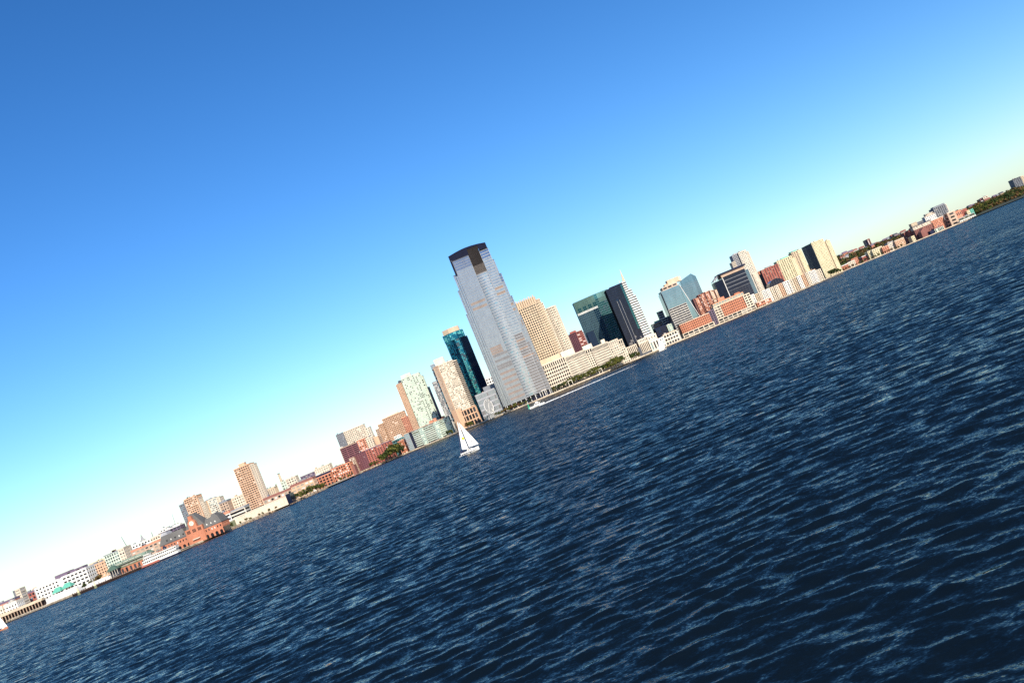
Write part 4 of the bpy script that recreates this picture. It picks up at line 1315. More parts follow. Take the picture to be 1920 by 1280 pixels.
# ------------------------------------------------------------------ left shore: railway terminal and park
def terminal():
    D = 1030.0
    T = thing('railway_terminal', 'orange brick railway terminal with grey mansard roof and round clock gable', 'building', (at(360, 1000, D)[0], D + 15, GZ))
    xl, ze = at(301.5, 1023, D)
    xr, zr = at(415, 979.5, D)
    ze = (ze + zr) / 2
    xg0, xg1 = at(347.5, 994, D)[0], at(381, 985, D)[0]
    W2 = wall('orange_brick')
    # two storeys of brick, arched ground floor
    mw, mp = MB(), MB()
    block(T, rect(xl, xr, D, D + 24), GZ + 5.6, ze, 4.2, 3.3, 'orange_brick', [('dark', 4), ('white_blind', 2), ('dim', 2)], .6, .6, .4, .5, 'dark_grey')
    n = 13
    for i in range(n):
        a = xl + (xr - xl) * i / n
        b = xl + (xr - xl) * (i + 1) / n
        m, r = (a + b) / 2, (b - a) * .30
        # arch: wall panel with a round headed opening in front of a dark back
        k = 9
        arc = [(m - r * math.cos(t), GZ + 2.6 + r * math.sin(t)) for t in np.linspace(0, math.pi, k)]
        y = D - .3
        pm = MB()
        left = [(a, GZ), (m - r, GZ)] + arc[:5] + [(m, GZ + 5.6), (a, GZ + 5.6)]
        right = [(m + r, GZ), (b, GZ), (b, GZ + 5.6), (m, GZ + 5.6)] + arc[4:]
        pm.poly([(x, y, z) for x, z in left])
        pm.poly([(x, y, z) for x, z in right])
        pm.build('arch_bay', W2, T)
    bk = MB()
    bk.box(xl, xr, D + .6, D + 23, GZ, GZ + 5.55)
    bk.build('ground_floor', GL['dark'](), T)
    # corner pavilions and mansard roofs
    def mansard(x0, x1, y0, y1, z0, h, inset, w='slate', nm='mansard_roof'):
        mb = MB()
        mb.prism(rect(x0, x1, y0, y1), z0, z0 + h, top=rect(x0 + inset, x1 - inset, y0 + inset, y1 - inset))
        return mb.build(nm, wall(w), T)
    mansard(xl - .8, xg0 - .2, D - .8, D + 25, ze + .55, 9, 3.2)
    mansard(xg1 + .2, xr + .8, D - .8, D + 25, ze + .55, 8.5, 3.2)
    mansard(xl - .8 + 2, xl + 9, D + 4, D + 20, ze + 9.6, 3.2, 1.6, 'grey', 'roof_lantern')
    mansard(xr - 10, xr - 4, D + 4, D + 20, ze + 9.1, 2.6, 1.4, 'slate', 'roof_lantern')
    # dormers
    for i in range(5):
        x = xl + 8 + i * 4.6
        if x < xg0 - 3:
            d = MB()
            d.box(x - 1, x + 1, D + .1, D + 4, ze + 2.2, ze + 4.6)
            o = d.build('dormer', wall('slate'), T)
            q = MB()
            q.box(x - .6, x + .6, D - .1, D + .06, ze + 2.6, ze + 4.2)
            q.build('dormer_pane', GL['white_blind']() if i % 2 else GL['dark'](), o)
    for i in range(3):
        x = xg1 + 4 + i * 4.6
        d = MB()
        d.box(x - 1, x + 1, D + .1, D + 4, ze + 2.2, ze + 4.4)
        o = d.build('dormer', wall('slate'), T)
        q = MB()
        q.box(x - .6, x + .6, D - .1, D + .06, ze + 2.6, ze + 4.0)
        q.build('dormer_pane', GL['white_blind'](), o)
    # great hall roof behind and the stepped clock gable
    zp = at(352, 966, D + 6)[1]
    mb = MB()
    mb.prism(rect(xg0 - 3, xg1 + 3, D + 2.5, D + 30), ze + .6, zp, top=rect(xg0 + 4, xg0 + 10, D + 9, D + 20))
    mb.build('hall_roof', wall('slate'), T)
    m = (xg0 + xg1) / 2 - .5
    y0, y1 = D - 1.6, D + 3
    gb = MB()
    z = ze + .6
    hw = (xg1 - xg0) / 2
    gtop = at(355.5, 967, D)[1]
    prof = [(m - hw, GZ), (m + hw, GZ), (m + hw, z + 5), (m + hw * .45, z + 5), (m + hw * .42, z + 11), (m + hw * .22, z + 13.5), (m + hw * .18, gtop), (m - hw * .18, gtop), (m - hw * .22, z + 13.5), (m - hw * .42, z + 11), (m - hw * .45, z + 5), (m - hw, z + 5)]
    n = len(prof)
    gb.v += [(x, y0, zz) for x, zz in prof] + [(x, y1, zz) for x, zz in prof]
    gb.f.append(tuple(range(n)))
    gb.f.append(tuple(reversed(range(n, 2 * n))))
    for i in range(n):
        j = (i + 1) % n
        gb.f.append((j, i, n + i, n + j))
    gb.m += [0] * (n + 2)
    gb.build('clock_gable', W2, T)
    cx, cz = at(360, 980.5, D)
    cx = m
    cl = MB()
    cl.tube((cx, y0 - .45, cz), (cx, y0 - .02, cz), 2.5, 2.5, 24)
    c = cl.build('clock_face', wall('pale'), T)
    for ang, L in ((70, 1.9), (200, 1.4)):
        h = MB()
        t = math.radians(ang)
        h.tube((cx, y0 - .55, cz), (cx + L * math.cos(t), y0 - .55, cz + L * math.sin(t)), .14, .09, 4)
        h.build('hand', wall('black'), c)
    # windows of the gable
    for k in (-1, 0, 1):
        for j in (-1, 0, 1):
            q = MB()
            x = m + k * hw * .62 + j * 1.3
            q.box(x - .42, x + .42, y0 - .12, y0 - .01, z + .2, z + 3.6)
            q.build('window', GL['dark'](), T)
    q = MB()
    q.box(m - 4, m + 4, y0 - 2.2, y0 - .1, GZ + 4.4, GZ + 5.1)
    q.build('entrance_canopy', wall('pale'), T)
    # loggia at the left end
    block(T, rect(at(291, 1028, D)[0], xl - .5, D + 2, D + 20), GZ, ze - 3, 5, 2.4, 'orange_brick', [('dark', 3), ('dim', 1)], .35, .4, .5, .8, 'dark_grey')
terminal()

def train_shed():
    D = 985.0
    x0, z0 = at(203, 1063, D)
    x1, z1 = at(268, 1039, D)
    z = (z0 + z1) / 2
    T = thing('train_shed', 'long train shed with green roof and brick base left of the terminal', 'building', ((x0 + x1) / 2, D + 12, GZ))
    block(T, rect(x0 + 6, x1, D, D + 20), GZ, GZ + 6, 6, 4.2, 'orange_brick', [('salmon', 0), ('dim', 2), ('dark', 1)][1:], .3, .5, .4, .3, 'olive')
    block(T, rect(x0 + 4, x1, D + .4, D + 20), GZ + 6.4, z - 2, 5, 8, 'olive', [('dim', 1), ('blind', 1)], .4, .15, .3, .2, 'olive')
    r = MB()
    r.prism([(x0, D - 1.5), (x1 + 2, D - 1.5), (x1 + 2, D + 24), (x0, D + 24)], z - 1.7, z + 1.4, top=[(x0 + 1, D + 5), (x1 + 1, D + 5), (x1 + 1, D + 18), (x0 + 1, D + 18)])
    r.build('roof', wall('copper_green') if False else mat('finish_old_green', (0.20, 0.27, 0.20)), T)
    for i in range(4):
        a = x0 + 8 + i * (x1 - x0 - 10) / 4
        s = MB()
        s.box(a, a + (x1 - x0) / 5, D - .5, D + .2, z - .6, z - .1)
        s.build('eaves_band', wall('pale'), T)
train_shed()

def pavilion():
    D = 975.0
    x0, z0 = at(197.5, 1071, D)
    x1, _ = at(220, 1066.5, D)
    zp = at(206.5, 1061, D)[1]
    T = thing('quay_pavilion', 'open quay pavilion with dark green hipped roof left of the train shed', 'pavilion', ((x0 + x1) / 2, D + 5, GZ))
    m = (x0 + x1) / 2
    r = MB()
    r.prism(rect(x0, x1, D, D + 11), z0 - 1.6, zp, top=rect(m - 2, m + .5, D + 5, D + 6))
    r.build('roof', mat('finish_dark_green', (0.07, 0.12, 0.09)), T)
    b = MB()
    b.box(x0 + 1.5, x1 - 1.5, D + 5, D + 10, GZ, z0 - 1.65)
    b.build('dark_backing', wall('dark_grey'), T)  # dark box fills the opening under the roof
    for i in range(5):
        x = x0 + .8 + i * (x1 - x0 - 1.6) / 4
        p = MB()
        p.tube((x, D + .6, GZ), (x, D + .6, z0 - 1.62), .22, n=6)
        p.build('post', wall('pale'), T)
pavilion()

def gabled_hall(name, label, xl, yl, xr, yr, yeave, D, w, rw, dep=14, cat='building', doors=0):
    """hall with ridge along the quay: ridge from (xl, yl) to (xr, yr)"""
    (x0, za), (x1, zb) = at(xl, yl, D), at(xr, yr, D)
    zr = (za + zb) / 2
    T = thing(name, label, cat, ((x0 + x1) / 2, D + dep / 2, GZ))
    ze = zr - yeave
    b = MB()
    b.prism(rect(x0, x1, D, D + dep), GZ, ze)
    b.build('wall', wall(w), T)
    r = MB()
    r.prism(rect(x0 - .8, x1 + .8, D - .9, D + dep + .9), ze + .01, zr, top=rect(x0 + 1.2, x1 - 1.2, D + dep * .46, D + dep * .54))
    r.build('roof', wall(rw), T)
    n = int((x1 - x0) / 4.5)
    for i in range(n):
        if i % 2 == 0 or doors > 1:
            q = MB()
            x = x0 + (i + .5) * (x1 - x0) / n
            q.box(x - 1.1, x + 1.1, D - .12, D - .02, GZ + (.2 if doors else 1.2), min(ze - .5, GZ + 3.4))
            q.build('door' if doors else 'window', GL['dark']() if i % 3 else GL['dim'](), T)
    return T
gabled_hall('ferry_hall', 'white ferry hall with sloping white roof at the far left quay', 84, 1120.5, 139, 1101, 6.0, 1015, 'white', 'white', 18)
gabled_hall('marquee', 'long white marquee tent on the quay left of the green pavilion', 158, 1096.5, 203, 1079, 3.6, 975, 'white', 'white', 14, 'tent', 2)

def green_tent(label, xl, yl, xr, yr, D):
    (x0, z0), (x1, z1) = at(xl, yl, D), at(xr, yr, D)
    z = (z0 + z1) / 2
    T = thing('picnic_shelter', label, 'shelter', ((x0 + x1) / 2, D + 5, GZ))
    r = MB()
    m = (x0 + x1) / 2
    r.prism(rect(x0, x1, D, D + 12), z - 3, z + 2, top=rect(m - 3, m + 3, D + 5.8, D + 6.2))
    r.build('roof', wall('copper_green'), T)
    for i in range(4):
        x = x0 + .8 + i * (x1 - x0 - 1.6) / 3
        p = MB()
        p.tube((x, D + .8, GZ), (x, D + .8, z - 3.02), .25, n=6)
        p.build('post', wall('pale'), T)
    s = MB()
    s.box(x0 + 2, x1 - 2, D + 6, D + 10, GZ, z - 3.05)
    s.build('service_core', wall('tan'), T)
green_tent('green roofed shelter behind the left end of the white ferry hall', 95, 1109, 112, 1102.5, 1060)
green_tent('green roofed shelter behind the right end of the white ferry hall', 112.5, 1100.5, 131, 1093.5, 1065)

def arcade():
    D = 1045.0
    (x0, z0), (x1, z1) = at(3, 1154, D), at(77, 1126, D)
    z = (z0 + z1) / 2 + 1
    T = thing('waterfront_arcade', 'long open waterfront arcade with tan roof at the far left', 'arcade', ((x0 + x1) / 2, D + 5, GZ))
    r = MB()
    r.prism(rect(x0 - 30, x1, D, D + 12), z - 1.6, z + 1.2, top=rect(x0 - 30, x1, D + 5, D + 7))
    r.build('roof', wall('sand'), T)
    b = MB()
    b.box(x0 - 29, x1 - 1, D + 8, D + 11, GZ, z - 1.65)
    b.build('dark_backing', mat('finish_dark_brown', (0.05, 0.032, 0.028)), T)  # dark brown box set behind the posts
    for i in range(22):
        x = x0 - 28 + i * (x1 - x0 + 27) / 21
        p = MB()
        p.box(x - .3, x + .3, D + .4, D + 1.0, GZ, z - 1.62)
        p.build('post', wall('tan'), T)
arcade()

bld('pier_house', 'white two storey pier house above the arcade at the left edge', [
    dict(p=[(-30, 1154), (4, 1140)], D=1075, d=14, fh=3.6, bw=3.2, w='pale', gs=[('dark', 3), ('dim', 1)], bh=.5, pw=.5, roofw='cream', roof=2.5),
    dict(p=[(4.5, 1139.5), (31, 1129)], D=1078, d=14, fh=3.6, bw=3.2, w='white', gs=[('dark', 3), ('dim', 1)], bh=.5, pw=.5, roofw='pale', roof=2.5)])
bld('long_shed', 'long pink shed with dark roof behind the white pier house', [
    dict(p=[(-30, 1146), (25, 1124)], D=1300, d=16, fh=5, bw=5, w='salmon_brick', gs=[('dim', 1), ('blind', 1), ('white_blind', 1)], bh=.4, pw=.4, roofw='plum', roof=2.5)])
bld('grain_tower', 'narrow cream tower standing over the sheds at the far left', [
    dict(p=[(24.7, 1109.5, 5), (28, 1107, 0)], D=1360, d=14, fh=4, bw=4, w='grey', gs=[('dim', 1)], bh=.4, pw=.4),
    dict(p=[(28, 1107, 0), (36.5, 1103.6, 0)], D=1360, d=14, fh=3.6, bw=14, w='cream', gs=[('blind', 2), ('white_blind', 1)], bh=.6, pw=.15)])
def domed():
    D = 1400.0
    T = bld('domed_hall', 'red brick hall with pink dome left of the large white building', [
        dict(p=[(42, 1117), (70, 1106)], D=D, d=18, fh=5, bw=5, w='red_brick', gs=[('dim', 2), ('white_blind', 1), ('dark', 1)], bh=.45, pw=.35, roofw='plum', roof=2)])
    x, z = at(61.5, 1108, D)
    mb = MB()
    n, r = 14, 5.2
    rows = []
    for k in range(6):
        t = k / 5 * math.pi / 2
        rows.append([(x + r * math.cos(t) * math.cos(2 * math.pi * i / n), D + 8 + r * math.cos(t) * math.sin(2 * math.pi * i / n), z - 1 + r * math.sin(t)) for i in range(n)])
    for k in range(5):
        for i in range(n):
            j = (i + 1) % n
            mb.quad(rows[k][i], rows[k][j], rows[k + 1][j], rows[k + 1][i])
    mb.build('dome', wall('salmon_brick'), T)
    solid(T, 'gable', rect(x + 2, x + 8, D - .6, D + 6), GZ, z + 1, 'grey')
domed()
bld('white_block', 'large white office block with dark penthouse above the ferry hall', [
    dict(p=[(65.8, 1104.5), (108, 1086)], D=1200, d=22, fh=4.1, bw=4.4, w='white', gs=[('dark', 4), ('dim', 1)], bh=.55, pw=.45, dep=.5),
    dict(p=[(108.2, 1085.5, -1), (116, 1082, -1)], D=1200, d=22, part='stair_core', w='white'),
    dict(p=[(116.2, 1083, 0), (160, 1064, 0)], D=1200, d=22, fh=4.1, bw=5.6, w='white', gs=[('dark', 4), ('dim', 1)], bh=.55, pw=.3, dep=.5),
    dict(p=[(102, 1080.5, 3), (128, 1069, 3)], D=1200, d=14, part='penthouse', w='plum', z0=26),
    dict(p=[(128.5, 1071, 3), (154, 1060, 3)], D=1200, d=14, part='penthouse', w='plum', z0=28)])
bld('brick_block', 'peach brick apartment block right of the large white block', [
    dict(p=[(161.5, 1066), (199, 1050.5)], D=1300, d=20, fh=3.6, bw=3.4, w='peach', gs=HOME, bh=.5, pw=.45),
    dict(p=[(168, 1058.5), (196, 1047)], D=1330, d=14, fh=3.6, bw=6, w='yellow', gs=[('blind', 1)], bh=.6, pw=.4)])
bld('office_block', 'pale green and cream block behind the green pavilion', [
    dict(p=[(195.3, 1043), (221, 1032.5)], D=1260, d=22, fh=3.8, bw=3.4, w='pale_green', gs=[('dim', 3), ('dark', 2), ('aqua', 2)], bh=.4, pw=.4, roofw='mid_grey'),
    dict(p=[(221.3, 1031, -1), (231, 1027, -1)], D=1260, d=22, fh=3.8, bw=4.6, w='cream', gs=[('blind', 2), ('dim', 1)], bh=.5, pw=.4)])
bld('office_block', 'long white block with purple shaded bays left of the terminal roof', [
    dict(p=[(229.5, 1031), (247, 1023.5)], D=1420, d=20, fh=4, bw=5, w='plum', gs=[('dark', 2), ('white_blind', 1)], bh=.3, pw=.3),
    dict(p=[(247.3, 1024, 0), (281, 1010, 0)], D=1420, d=20, fh=4, bw=4.6, w='white', gs=[('dark', 3), ('dim', 2), ('white_blind', 1)], bh=.45, pw=.45, dep=.5),
    dict(p=[(281.5, 1010, 1), (304, 1001, 1)], D=1420, d=20, fh=4, bw=4, w='cream', gs=HOME, bh=.5, pw=.45)])
bld('brick_block', 'low brown and orange roofs between train shed and terminal', [
    dict(p=[(246, 1034.5), (303, 1013)], D=1200, d=22, fh=4, bw=6, w='tan', gs=[('blind', 2), ('dim', 1), ('white_blind', 1)], bh=.5, pw=.4, roofw='salmon_brick', roof=2)])
bld('office_block', 'flat dark block with a row of small white roof huts behind the terminal', [
    dict(p=[(297, 1000.5), (337, 984)], D=1520, d=20, fh=4, bw=6, w='plum', gs=[('dark', 2), ('dim', 1)], bh=.3, pw=.2, roofw='white'),
    dict(p=[(299, 994.5), (310, 990)], D=1524, d=12, fh=4, bw=4, w='white', gs=[('dark', 1), ('dim', 1)], bh=.5, pw=.5),
    dict(p=[(311, 992.8), (337, 981.5)], D=1530, d=10, fh=4, bw=4, w='white', gs=[('dark', 1)], bh=.4, pw=.5)])

bld('apartment_tower', 'peach apartment tower with stepped right side behind the clock gable', [
    dict(p=[(336, 948, 8), (345.5, 944, 0)], D=1540, d=22, fh=3.2, bw=3.2, w='grey', gs=[('bluegrey', 2), ('dark', 2), ('aqua', 1)], bh=.35, pw=.25, dep=.4),
    dict(p=[(344.5, 937.5, 0), (367.5, 929.5, 0)], D=1538, d=24, fh=3.2, bw=3.2, w='peach', gs=[('dark', 4), ('white_blind', .5), ('blind', 1), ('dim', 2)], bh=.46, pw=.24, dep=.6),
    dict(p=[(367.8, 933.5, 0), (373, 936, 5)], D=1538, d=18, fh=3.2, bw=3, w='cream', gs=[('dark', 3), ('blind', 1)], bh=.5, pw=.45),
    dict(p=[(375, 941, 5), (382, 944, 10)], D=1538, d=14, fh=3.2, bw=3, w='cream', gs=[('dark', 3), ('blind', 2)], bh=.5, pw=.45),
    dict(p=[(346, 935.5), (360, 930)], D=1545, d=10, part='penthouse', w='salmon_brick', z0=60)])
bld('apartment_tower', 'white and blue glass apartment block right of the peach tower', [
    dict(p=[(384, 941.5, 1), (389, 939.5, 1)], D=1560, d=22, fh=3.2, bw=4, w='peach', gs=[('blind', 1)], bh=.5, pw=.4),
    dict(p=[(389.2, 939.3, 0), (404, 933, 0)], D=1560, d=22, fh=3.2, bw=2.7, w='pale', gs=[('skyblue', 3), ('white_blind', 3), ('dark', 2), ('aqua', 2)], bh=.35, pw=.25),
    dict(p=[(404.2, 934.5, 1), (411, 932, 3)], D=1560, d=20, fh=3.2, bw=4, w='cream', gs=[('blind', 3), ('dark', 1)], bh=.5, pw=.5),
    dict(p=[(385, 938), (401, 931.3)], D=1566, d=12, part='penthouse', w='plum', z0=55)])
bld('brick_block', 'brown brick block with square windows left of the lone peach tower', [
    dict(p=[(411.5, 945), (425.5, 939)], D=1500, d=20, fh=4, bw=3.6, w='tan', gs=[('dark', 3), ('dim', 1)], bh=.5, pw=.5, roofw='mid_grey', roof=2.5)])
bld('apartment_block', 'broad cream block behind the left side of the lone peach tower', [
    dict(p=[(425.8, 938.5), (455, 926.5)], D=1520, d=22, fh=4, bw=4, w='cream', gs=[('dim', 2), ('blind', 2), ('dark', 1)], bh=.55, pw=.5)])
bld('station_shed', 'long low shed with red roof and white bands right of the terminal', [
    dict(p=[(404, 972), (430, 961.5)], D=1160, d=20, fh=4, bw=16, w='white', gs=[('dark', 2)], bh=.5, pw=.05, roofw='salmon_brick', roof=3),
    dict(p=[(430.4, 961.5, 4), (458, 950.5, 4)], D=1160, d=20, fh=4, bw=16, w='pale', gs=[('dark', 2), ('navy', 1)], bh=.4, pw=.05, roofw='steel', roof=2)])
bld('apartment_tower', 'lone tall peach apartment tower on the left part of the shore', [
    dict(p=[(438.8, 881.3, 4), (466, 869.5, 0)], D=1360, d=20, fh=3.1, bw=3.3, w='peach', gs=[('dark', 4), ('white_blind', .4), ('blind', 1), ('dim', 3)], bh=.48, pw=.2, dep=.7),
    dict(p=[(466.2, 869.8, 0), (476, 872.2, 10)], D=1360, d=14, fh=3.1, bw=5, w='cream', gs=[('dark', 3), ('dim', 1)], bh=.5, pw=.6, dep=.6),
    dict(p=[(446, 870.5, 3), (457, 866, 3)], D=1360, d=10, part='penthouse', w='peach', z0=80)])

def long_wall():
    D = 1150.0
    (x0, z0), (x1, z1) = at(439, 971.5, D), at(536, 931, D)
    z = (z0 + z1) / 2
    T = thing('warehouse', 'long blank cream warehouse wall with dark blue end on the shore', 'warehouse', ((x0 + x1) / 2, D + 10, GZ))
    n = 16
    for i in range(n):
        a, b = x0 + (x1 - x0) * i / n, x0 + (x1 - x0) * (i + 1) / n
        p = MB()
        p.box(a + .05, b - .05, D, D + 18, GZ, z)
        p.build('panel', wall('cream'), T)
    solid(T, 'roof', rect(x0 - .3, x1 + .3, D - .3, D + 19), z + .02, z + .8, 'pale')
    solid(T, 'end_bay', rect(x1 + .2, x1 + 5.5, D - .6, D + 18), GZ, z + 2.6, GL['navy']())
    solid(T, 'left_bay', rect(x0 - 9, x0 - .4, D + 2, D + 16), GZ, z - 2, 'olive')
long_wall()
chimney('tall tan factory chimney left of centre behind the warehouse', 522.5, 888.5, 1900, 2.0, 'sand')
chimney('short tan factory chimney left of the tall chimney', 517.5, 909, 1750, 1.2, 'sand')
bld('factory', 'ribbed cream factory right of the lone peach tower', [
    dict(p=[(496.5, 921), (513, 912.5)], D=1720, d=20, fh=30, bw=3.2, w='sand', gs=[('blind', 2), ('dim', 1)], bh=.1, pw=.5, dep=.8)])
bld('factory', 'pale block around the foot of the tall chimney', [
    dict(p=[(526, 905), (535, 901)], D=1860, d=14, fh=5, bw=5, w='pale_green', gs=[('blind', 1), ('dim', 1)], bh=.5, pw=.4),
    dict(p=[(535.3, 900, 0), (553.5, 892.5, 0)], D=1860, d=20, fh=4.5, bw=4.5, w='cream', gs=[('dim', 2), ('aqua', 1), ('blind', 1)], bh=.5, pw=.45)])
bld('long_shed', 'long brown roofed shed behind the row of shore trees', [
    dict(p=[(494, 939), (545, 917)], D=1360, d=20, fh=5, bw=5, w='tan', gs=[('dark', 1), ('white_blind', 1), ('blind', 1)], bh=.45, pw=.35, roofw='brown_brick', roof=3),
    dict(p=[(545.5, 914, 2), (586, 897, 2)], D=1360, d=20, fh=5, bw=7, w='peach', gs=[('blind', 2), ('white_blind', 1)], bh=.5, pw=.3, roofw='brown_brick', roof=3)])
bld('office_block', 'pale block with plum upper wing above the brown sheds', [
    dict(p=[(563.5, 895), (589, 884)], D=1820, d=20, fh=4, bw=4.5, w='plum', gs=[('dim', 2), ('blind', 1)], bh=.4, pw=.4),
    dict(p=[(565, 903, -8), (600, 888, -8)], D=1820, d=8, fh=4, bw=8, w='white', gs=[('blind', 2), ('dim', 1)], bh=.6, pw=.4),
    dict(p=[(589.3, 881, 0), (617, 869.5, 0)], D=1820, d=20, fh=4, bw=4.5, w='cream', gs=[('blind', 3), ('dim', 1)], bh=.5, pw=.5)])
bld('brick_block', 'orange brick block with dark square windows and black attic on the shore', [
    dict(p=[(584.5, 901), (620, 886)], D=1490, d=20, fh=4.2, bw=5, w='orange_brick', gs=[('dark', 5), ('dim', 1)], bh=.35, pw=.35, dep=.6, roofw='salmon_brick'),
    dict(p=[(620.4, 880.5, -1), (655, 866.5, -1)], D=1490, d=22, fh=4.2, bw=4, w='orange_brick', gs=[('dark', 3), ('white_blind', 2), ('dim', 1)], bh=.4, pw=.4, dep=.6, roofw='salmon_brick'),
    dict(p=[(588.5, 894), (622, 879.5)], D=1495, d=14, part='attic', w='navy', z0=20),
    dict(p=[(622.5, 877.5), (640, 869)], D=1495, d=14, part='attic', w='dark_grey', z0=24),
    dict(p=[(655.4, 874, 0), (663, 871, 0)], D=1490, d=20, part='end_bay', w='brown_brick')])

# cranes and roof spires on the left
def mast(name, label, x0, y0, x1, y1, D, r, w):
    (a, za), (b, zb) = at(x0, y0, D), at(x1, y1, D)
    T = thing(name, label, 'mast', (b, D, zb))
    mb = MB()
    mb.tube((b, D, min(zb, 16)), (a, D, za), r * 1.6, r, 5)
    mb.build('shaft', wall(w), T)
    mb = MB()
    mb.tube((b, D, min(zb, 16) - 3), (b, D, min(zb, 16) + 2), r * 3, r * 2.2, 6)
    mb.build('base', wall(w), T)
mast('crane_jib', 'thin slanting crane jib above the white block on the left', 227.5, 1006, 241, 1023, 1560, .5, 'mid_grey')
mast('antenna', 'thin roof antenna left of the peach tower behind the terminal', 322.5, 963, 327, 981, 1540, .3, 'mid_grey')
def cupola():
    D = 1500.0
    x, z = at(264.5, 1003.5, D)
    T = thing('cupola_tower', 'small grey cupola tower on the skyline left of the terminal', 'tower', (x, D, GZ))
    solid(T, 'shaft', rect(x - 3, x + 3, D - 3, D + 3), GZ, z - 7, 'steel')
    mb = MB()
    mb.tube((x, D, z - 6.98), (x, D, z - 2), 2.6, 1.5, 8)
    mb.build('lantern', wall('grey'), T)
    mb = MB()
    mb.tube((x, D, z - 1.98), (x, D, z + 2), 1.3, .1, 8)
    mb.build('spire', wall('steel'), T)
cupola()
mast('church_spire', 'thin dark spire on the skyline right of the cupola tower', 283.7, 997, 286, 1004, 1500, .5, 'mid_grey')

# round framed clock on the quay
def quay_clock():
    D = 1462.0
    x, z = at(917.5, 764.5, D)
    T = thing('quay_clock', 'huge pale round clock on lattice legs at the foot of the grey tower', 'clock', (x, D, GZ))
    R = 11.0
    ux, uy = math.cos(math.radians(58)), math.sin(math.radians(58))       # turned so the dial reads as a narrow oval
    def P(r, t, o=0):
        return (x + ux * r * math.sin(t) - uy * o, D + uy * r * math.sin(t) + ux * o, z + 2.5 + r * math.cos(t))
    rim = MB()
    for i in range(24):
        rim.tube(P(R, i * math.pi / 12), P(R, (i + 1) * math.pi / 12), .45, n=5)
    rim.build('rim', wall('white'), T)
    face = MB()
    ring = [P(R - .8, i * math.pi / 12, .3) for i in range(24)]
    back = [P(R - .8, i * math.pi / 12, .7) for i in range(24)]
    face.v += ring + back
    face.f += [tuple(range(24)), tuple(reversed(range(24, 48)))]
    face.m += [0, 0]
    face.build('dial', mat('finish_mesh_dial', (0.30, 0.30, 0.29)), T)
    for i in range(12):
        t = i * math.pi / 6
        mk = MB()
        mk.tube(P(R - 3, t, .05), P(R - 1.2, t, .05), .3, n=4)
        mk.build('hour_mark', wall('white'), T)
    for t, L in ((.6, 6.5), (3.6, 9)):
        h = MB()
        h.tube(P(0, t, -.2), P(L, t, -.2), .4, .2, 4)
        h.build('hand', wall('white'), T)
    for a, b in ((-9, -6), (9, 5), (-4, -9), (4, 8)):
        l = MB()
        l.tube((x + a * .8, D + 4 + b * .3, GZ), (x + ux * b * .8, D + 1 + uy * b * .3, z - 2), .4, .3, 5)
        l.build('leg', wall('white'), T)
    for k in range(4):
        br = MB()
        zz = GZ + 1.2 + k * 1.9
        br.tube((x - 6.5 + k * .5, D + 3, zz), (x + 6.5 - k * .5, D + 3, zz + 1.9), .2, n=4)
        br.build('brace', wall('white'), T)
quay_clock()

# ------------------------------------------------------------------ trees
def make_tree(name, seed, leafs, hgt=10.0):
    rng = random.Random(seed)
    T = thing(name, 'x', 'tree', (0, 0, 0))
    tr = MB()
    top = hgt * .45
    tr.tube((0, 0, -.3), (.1, 0, top), hgt * .035, hgt * .02, 7)
    lobes = []
    for i in range(7):
        a = i * 2.4 + rng.random()
        e = (math.cos(a) * hgt * rng.uniform(.14, .30), math.sin(a) * hgt * rng.uniform(.14, .30), hgt * rng.uniform(.42, .85))
        tr.tube((0, 0, top * rng.uniform(.6, 1)), e, hgt * .014, hgt * .005, 5)
        lobes.append((e, hgt * rng.uniform(.13, .21)))
    lobes.append(((0, 0, hgt * .72), hgt * .26))
    tr.build('trunk', mat('bark', (0.07, 0.05, 0.035), var=.3), T)
    cr = MB()
    for _ in range(620):
        (c, r) = rng.choice(lobes)
        d = Vector((rng.gauss(0, 1), rng.gauss(0, 1), rng.gauss(0, 1))).normalized()
        o = Vector(c) + d * r * rng.uniform(.45, 1.08)
        n = (d + Vector((rng.gauss(0, .6), rng.gauss(0, .6), rng.gauss(0, .6)))).normalized()
        s = hgt * rng.uniform(.022, .046)
        u = n.orthogonal().normalized() * s
        v = n.cross(u).normalized() * s
        k = rng.random()
        cr.quad(tuple(o - u - v * .6), tuple(o + u * .8 - v), tuple(o + u + v * .7), tuple(o - u * .7 + v), 0 if k < .6 else 1)
    cr.build('crown', [leaf_mat(leafs[0]), leaf_mat(leafs[1])], T)
    return T
TREES = {'green': [make_tree('leafy_tree', 1, ('leaf_mid', 'leaf_deep')), make_tree('leafy_tree', 2, ('leaf_mid', 'leaf_olive'))],
         'olive': [make_tree('leafy_tree', 3, ('leaf_olive', 'leaf_mid')), make_tree('leafy_tree', 4, ('leaf_olive', 'leaf_deep'))],
         'dark': [make_tree('leafy_tree', 5, ('leaf_deep', 'leaf_deep'))],
         'brown': [make_tree('autumn_tree', 6, ('leaf_brown', 'leaf_olive')), make_tree('autumn_tree', 7, ('leaf_brown', 'leaf_brown'))]}
_used = set()
trng = random.Random(3)
def plant(kind, x, D, h, label, group, base=GZ - .1, wide=1.0):
    lst = TREES[kind]
    P = lst[trng.randrange(len(lst))]
    T = P if id(P) not in _used else copy_tree(P)
    _used.add(id(P))
    X, _ = at(x, ground_y(x, D, base), D)
    T.location = (X, D, base)
    s = h / 10.0
    T.scale = (s * wide * trng.uniform(.9, 1.15), s * wide, s * trng.uniform(.93, 1.07))
    T.rotation_euler[2] = trng.uniform(0, 6.28)
    T['label'], T['group'] = label, group

